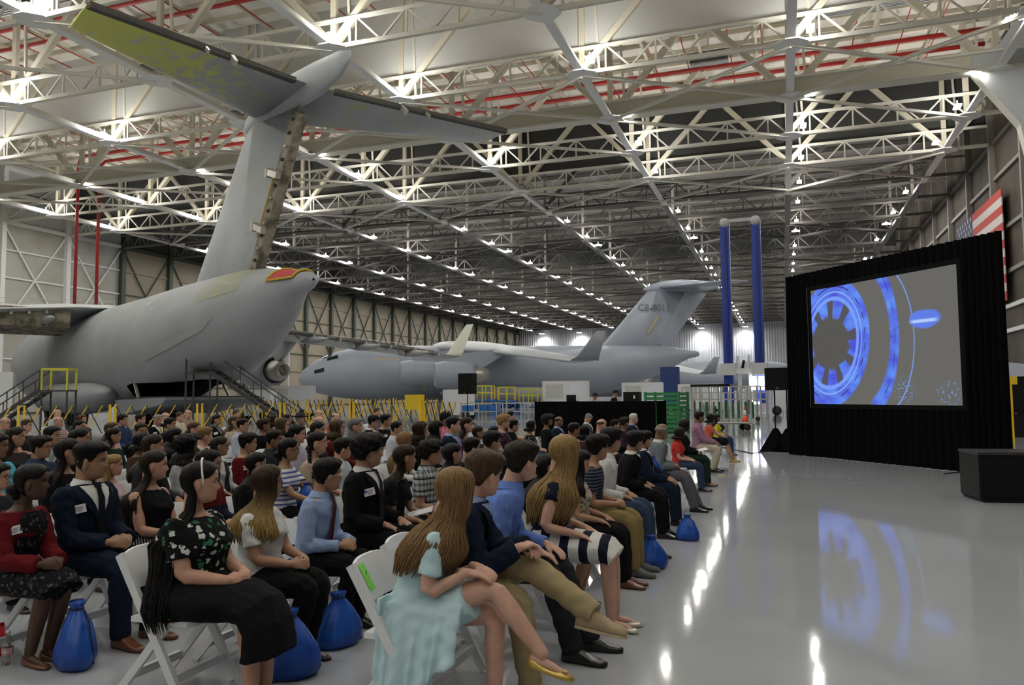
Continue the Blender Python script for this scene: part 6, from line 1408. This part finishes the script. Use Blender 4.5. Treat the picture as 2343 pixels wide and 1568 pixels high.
def glasses_mesh(p):
    S = p.hs; Hp = lambda x, y, z: p.hc+p.HR@(np.array([x, y, z])*S); mb = MB()
    for s in (1, -1):
        a = np.linspace(0, 2*np.pi, 17); mb.tube([Hp(.093-.10*abs(abs(.033+.024*math.cos(q))-.02)*.9, s*(.033+.024*math.cos(q)), -.002+.018*math.sin(q)) for q in a], .0022, 6)
        mb.tube([Hp(.086, s*.058, .004), Hp(.05, s*.077, .004), Hp(-.005, s*.083, .004), Hp(-.02, s*.084, -.008)], .0026, 6)
    mb.tube([Hp(.096, -.01, .003), Hp(.099, 0, .006), Hp(.096, .01, .003)], .0022, 6); return mb.mesh('glasses', True)
def dress_up(t, d, lod):
    p = d['pose']; pk = d['pk']; tp = d['top']; kind = tp[0]; off = d['toff']
    obj('body', DONE[d['body']], skin(d['skin']), t)
    T = obj({'tee': 'top', 'shirt': 'shirt', 'polo': 'polo_shirt', 'suit': 'jacket', 'dress': 'dress'}[kind], DONE[d['topj']], tp[1], t)
    if d.get('card') is not None: obj('cardigan', DONE[d['card']], d['cardigan'], t); fm = tp[1]; obj('dress_front', surf_patch(p, [(s, -R(5+30*q), R(5+30*q)) for s, q in ((.05, .75), (.15, .8), (.25, .85), (.35, .9), (.42, .9), (.455, .8))], .040), fm, T)
    if 'botj' in d:
        b = d['bot']; obj('skirt' if isinstance(b, tuple) else 'trousers', DONE[d['botj']], b[1] if isinstance(b, tuple) else b, t)
    if kind in ('shirt', 'polo'):
        obj('collar', cached(('col', pk, off), lambda: MB().grid([[p.torso(tt, a, o_)+np.array([0, 0, -.012*max(0, math.cos(a))]) for a in np.linspace(R(8), R(352), 22)] for tt, o_ in ((.485, .014), (.512, .016), (.53, .011), (.522, .008))]).mesh('collar', True)), tp[1], T)
        if kind == 'shirt':
            q = tp[2] if len(tp) > 2 else None
            if q is not None: tie(p, q, T, off, pk)
            elif lod < 2: obj('button_placket', cached(('plk', pk), lambda: surf_patch(p, [(s, -R(4), R(4)) for s in np.linspace(.02, .48, 9)], off+.004)), tp[1], T)
    if kind == 'suit':
        obj('shirt_front', cached(('sf', pk), lambda: surf_patch(p, [(.25, -R(1), R(1)), (.30, -R(6), R(6)), (.36, -R(12), R(12)), (.42, -R(20), R(20)), (.46, -R(33), R(33)), (.49, -R(58), R(58))], off+.011)), tp[2], T)
        obj('shirt_collar', cached(('sc', pk), lambda: MB().grid([[p.torso(tt, a, o_)+np.array([0, 0, -.015*max(0, math.cos(a))]) for a in np.linspace(R(8), R(352), 22)] for tt, o_ in ((.488, .018), (.515, .015), (.533, .010), (.524, .007))]).mesh('collar', True)), tp[2], T)
        for s in (1, -1): obj('lapel', cached(('lp', pk, s), lambda: surf_patch(p, [(.25, s*R(0), s*R(6)), (.30, s*R(5), s*R(14)), (.36, s*R(11), s*R(27)), (.41, s*R(18), s*R(42)), (.45, s*R(29), s*R(52)), (.485, s*R(58), s*R(80))], off+.017)), tp[1], T)
        if tp[3] is not None: tie(p, tp[3], T, off, pk)
    if d.get('badge'):
        c = p.torso(.345, -R(44), off+.012); nn = nrm((c-p.spine(.345))*np.array([1, 1, 0])); o = obj('name_badge', shared('badge', lambda: MB().box((-.003, -.043, -.028), (.003, .043, .028)).mesh('badge')), M_BADGE, t)
        o.location = c; o.rotation_euler = (R(12), R(-8), math.atan2(nn[1], nn[0]))
        if lod < 2:
            for q in range(3): s_ = obj('badge_print', shared('bprint', lambda: MB().box((.0028, -.022, -.003), (.0042, .03, .003)).mesh('bp')), mat('print_grey', (.2, .2, .25), .6), o); s_.location = (0, 0, .010-.012*q); s_.scale = (1, 1-.2*q, 1)
            s_ = obj('badge_emblem', shared('bemb', lambda: MB().lathe([(.001, .0028), (.012, .0028), (.012, .0042), (.001, .0042)], 12, axis='x').mesh('be')), mat('print_blue', (.08, .1, .35), .5), o); s_.location = (0, -.03, .008)
    sh = d.get('shoes', ('dress', 'black') if d['sex'] == 'm' else ('flat', 'black'))
    for q in (1, -1):
        f = nrm(p.footdir[q]); o = obj('shoe', SHOES[sh[0]], SHM[sh[1]], t); o.location = Vector(p.an[q]-foot_up(f)*.09)
        o.rotation_euler = (0, -math.asin(f[2]), math.atan2(f[1], f[0]))
        if sh[0] == 'flat' and sh[1] == 'gold' and lod == 0: e = MB().lathe([(.002, .0), (.018, 0), (.018, .004), (.002, .004)], 14).build('emblem', SHM['gold'], o); e.location = (.135, 0, .038)
        if sh[0] == 'flat' and lod == 0 and d.get('headband'): e = MB().tube([(-.02+.036*math.cos(a), .037*math.sin(a), .085) for a in np.linspace(0, 6.3, 14)], .006, 6).build('ankle_strap', SHM['black'], o)
        if sh[0] == 'sneaker' and lod == 0:
            for k_ in range(4): e = MB().tube([(.048+.018*k_, q2*.028, (1-.22*abs(q2))*np.interp(.048+.018*k_, [.02, .07, .13, .18], [.108, .085, .056, .048])+.002) for q2 in (-1, -.4, 0, .4, 1)], .004, 6).build('lace', mat('pale_lace', (.5, .42, .3), .8), o)
            MB().prism([(-.065, -.036), (.09, -.048), (.18, -.046), (.215, -.02), (.215, .02), (.18, .046), (.09, .048), (-.065, .036)], -.004, .012).build('sole', mat('pale_sole', (.45, .36, .24), .7), o)
    hair_parts(d, p, t, lod)
    if d.get('glasses'): obj('glasses', cached(('gl', pk), lambda: glasses_mesh(p)), GLM[d['glasses']], t)
def tie(p, m, T, off, pk):
    o = obj('tie', cached(('tie', pk, off), lambda: surf_patch(p, [(.06, -R(1), R(1)), (.09, -R(8), R(8)), (.25, -R(6.5), R(6.5)), (.40, -R(5), R(5)), (.47, -R(5), R(5)), (.476, -R(9), R(9)), (.505, -R(12), R(12))], off+.0185)), m, T)
SPOT = []
for d in PPL:
    p = d['pose']; r = d.get('row')
    if r is None: xe = at_z(d['px'], d['py'], 1.19)[0]; r = int(np.argmin([abs(x-xe) for x in ROWS]))
    d['r'] = r; X = ROWS[r]-.75*max(0, p.hc[0]-.07)+d.get('dx', 0)
    q = at_x(d['px'], d['py'], X+p.hc[0]); kk = q[2]/p.hc[2]; d['k'] = float(np.clip(kk, .84, 1.10)); d['kk'] = kk
    d['y'] = q[1]-p.hc[1]*d['k']; d['x'] = X+p.hc[0]*(1-d['k'])
order = sorted(PPL, key=lambda d: (d['r'], d['y']))
for a, b in zip(order, order[1:]):          # keep neighbours in a row from sharing a chair
    if a['r'] == b['r'] and not b.get('fixed') and b['y']-a['y'] < .515: b['y'] = a['y']+.515
for d in order:
    lod = d.get('lod', 1)
    t = thing('person', 'person in '+d['desc'], 'person', (d['x'], d['y'], 0), 0, 'seated audience'); t.scale = (d['k'],)*3
    # feet stay on the floor, seat on the chair: the figure is scaled about the floor
    dress_up(t, d, lod)
    ch = copy_tree(CHAIR); ch.location = (d['x']-.06+(.05 if d['px'] == 1042 else 0), d['y'], 0); ch.scale = (1, 1, max(.9, min(1.04, d['k']))); ch['label'] = 'white folding chair under the person in '+' '.join(d['desc'].split()[:8]); ch['group'] = 'white folding chairs of the audience'
    d['chair'] = ch; d['obj'] = t
for (px, py, desc, sk, m_, hr, p, b, tp, lg) in OPS:
    Y = 31.5; q = at_y(px, py, Y); t = thing('person', 'person in '+desc, 'person', (q[0], Y, .30*q[2]/(p.hc[2]+.30)+.09), 0); s = q[2]/(p.hc[2]+.32); t.scale = (s,)*3; t.location[2] = .39*s
    obj('body', DONE[b], skin(sk), t); obj('top', DONE[tp], m_, t); obj('trousers', DONE[lg], BLACKC, t)
    o = obj('hair', cached(('oph',), lambda: hair_cap(p, .02, 'short').mesh('hair', True)), hairm(hr), t)
    for q_ in (1, -1): o = obj('shoe', SHOES['dress'], SHM['black'], t); o.location = Vector(p.an[q_])+Vector((0, 0, -.09))
# ================================================================ small things around the audience
for o in list(CHAIR.children): pass
CHAIR.location = (ROWS[0]-.02, 0, 0)
_e = [d for d in PPL if d['desc'].startswith('navy suit with pink tie')][0]; _g = [d for d in PPL if d['desc'].startswith('pale grey suit')][0]
CHAIR.location = (ROWS[0]-.02, (_e['y']+_g['y'])/2, 0); CHAIR['label'] = 'empty white folding chair with a blue bag on its seat'; CHAIR['group'] = 'white folding chairs of the audience'
_girl = PPL[0]
tagm = mat('lime_tag', (.22, .72, .08), .6)
bk = [c for c in _girl['chair'].children if c.name.startswith('back_slat')][0]
def on_back(y, z, o): return (-.265+(.8-z)*.58-.02*(1-(y/.215)**2)+o, y, z)
G = [[on_back(y, z, .0125) for y in (-.17, -.10)] for z in (.66, .79)]
o = MB().add([G[0][0], G[0][1], G[1][1], G[1][0]], [(0, 1, 2, 3)]).build('green_tag', tagm, _girl['chair'])
nb = obj('tag_numeral', text_mesh('1', .06, .0005), BLACKP, o); nb.location = on_back(-.135, .735, .0145); nb.rotation_euler = (R(90), 0, R(90)); nb.rotation_euler[1] = 0
# drawstring bags
M_BAG = mat('blue_nylon', (.008, .085, .42), .35, col2=(.006, .05, .30), scale=5, bump=.5, bscale=9)
def bag_mesh():
    V = []; n = 36; a = np.linspace(0, 2*np.pi, n, endpoint=False)
    for z, rx, ry, g in ((.0, .13, .08, 0), (.012, .185, .115, .2), (.06, .205, .135, .5), (.13, .195, .125, .8), (.20, .165, .105, 1.2), (.27, .125, .085, 1.7), (.33, .085, .06, 2.2), (.37, .052, .040, 2.6), (.385, .048, .036, 2.4), (.41, .062, .045, 2.8), (.425, .066, .05, 2.8)):
        f = 1+.045*g*np.sin(a*9+1.5*np.sin(z*11))+.05*np.sin(a*3+z*14)+.03*np.sin(a*5-z*22)
        V.append(np.stack([rx*f*np.cos(a)+.02*math.sin(z*7), ry*f*np.sin(a), np.full(n, z)], 1))
    return MB().rings(V).mesh('bag', True)
BAGM = bag_mesh()
def bag(P, rz, s, label):
    t = thing('drawstring_bag', label, 'bag', tuple(P), rz); t.scale = (s,)*3
    obj('pouch', BAGM, M_BAG, t)
    MB().tube([(.052*math.cos(a)+.01, .040*math.sin(a), .380+.004*math.sin(3*a)) for a in np.linspace(0, 6.28, 14)], .006, 6).build('drawcord', mat('black_cord', (.01, .01, .012), .7), t)
    MB().tube([(.03, .03, .39), (.10, .07, .30), (.15, .09, .15), (.14, .10, .03)], .006, 6).build('cord_strap', mat('black_cord', (.01, .01, .012), .7), t)
    MB().tube([(.205-.02*abs(math.cos(a)), -.02+.035*math.cos(a), .11+.035*math.sin(a)) for a in np.linspace(.6, 4.6, 12)], .004, 6).build('printed_ring', mat('pale_print', (.5, .6, .75), .6), t)
bag(at_z(140, 1518)+np.array([.12, 0, 0]), R(-40), .95, 'blue drawstring bag on the floor before the dark red cardigan')
bag(at_z(655, 1548), R(20), .95, 'blue drawstring bag behind the black strapped shoes')
bag(at_z(772, 1466)+np.array([.06, -.10, 0]), R(60), .85, 'blue drawstring bag between the white blouse and the red tie')
bag(at_z(1490, 1306)+np.array([-.02, .1, 0]), R(10), .75, 'blue drawstring bag by the olive trousers')
bag(at_z(1566, 1236)+np.array([.03, 0, 0]), R(-20), .7, 'blue drawstring bag at the feet of the navy suit')
q = CHAIR.location; bag((q[0]+.03, q[1], .47), R(30), .85, 'blue drawstring bag lying on the empty folding chair')
d = [x for x in PPL if x['desc'].startswith('blue and white striped')][0]; q = d['obj'].matrix_local.translation
bag((d['x']+.25*d['k'], d['y'], .625*d['k']), R(0), .55, 'blue drawstring bag on the lap of the striped shirt')
# drink bottles on the floor
def bottle(P, m, cap, label):
    t = thing('water_bottle', label, 'bottle', tuple(P)); MB().lathe([(.002, 0), (.031, .002), (.033, .02), (.033, .12), (.030, .14), (.013, .185), (.012, .195), (.002, .196)], 18).build('bottle_body', m, t, True)
    MB().lathe([(.002, .194), (.0145, .194), (.0145, .212), (.002, .212)], 14).build('cap', cap, t, True)
    MB().lathe([(.0335, .06), (.0338, .061), (.0338, .105), (.0335, .106)], 18).build('paper_band', mat('red_white_band', (.55, .10, .10), .6, col2=(.6, .6, .62), scale=40), t, True)
def glass(name, col):
    m, nt, b = nodes_of(name); b.inputs['Base Color'].default_value = (*col, 1); b.inputs['Transmission Weight'].default_value = .9; b.inputs['Roughness'].default_value = .08; b.inputs['IOR'].default_value = 1.33; MATS[name] = m; return m
bottle(at_z(16, 1520), glass('clear_plastic', (.85, .88, .9)), M_BADGE, 'clear water bottle on the floor beside the blue bag')
bottle(at_z(2, 1500), glass('red_drink', (.7, .05, .06)), REDC, 'red drink bottle behind the clear water bottle')
# papers and phones in laps
for desc, nm, sz, m_ in (('black short-sleeved dress', 'folded_programme', (.11, .08, .004), M_BADGE), ('black blouse with sun', 'paper_sheet', (.13, .09, .003), M_BADGE)):
    d = [x for x in PPL if x['desc'].startswith(desc)][0]
    t = thing(nm, 'white paper held on the lap of the '+' '.join(desc.split()[:2])+' wearer', 'paper', (d['x']+.33*d['k'], d['y'], .70*d['k'])); t.rotation_euler = (R(8), R(-14), R(20))
    MB().box((-sz[0], -sz[1], -sz[2]), (sz[0], sz[1], sz[2])).build('sheet', m_, t)
d = [x for x in PPL if x['desc'].startswith('black blouse with sun')][0]; p = d['pose']
obj('sunglasses', MB().ell(p.hc+p.HR@np.array([.065, -.035, .085]), (.012, .026, .02), 12, 8, p.HR).ell(p.hc+p.HR@np.array([.065, .035, .085]), (.012, .026, .02), 12, 8, p.HR).tube([p.hc+p.HR@np.array(v) for v in ((.0, -.085, .06), (.06, -.06, .09), (.07, 0, .095), (.06, .06, .09), (0, .085, .06))], .005, 6).mesh('sg', True), M_GLB, d['obj'])
# cable across the floor by the loudspeaker
pts = [at_z(*q)+np.array([0, 0, .012]) for q in ((1755, 1034), (1720, 1038), (1690, 1032), (1640, 1022), (1590, 1012))]
tag(MB().tube(pts, .012, 6).build('floor_cable', BLACKP, None, True), 'black cable running over the floor from the poled loudspeaker', 'cable')
pts = [at_z(*q)+np.array([0, 0, .012]) for q in ((2160, 1086), (2185, 1083), (2215, 1080), (2238, 1086))]
tag(MB().tube(pts, .014, 6).build('floor_cable', BLACKP, None, True), 'short black cable at the foot of the drape', 'cable')
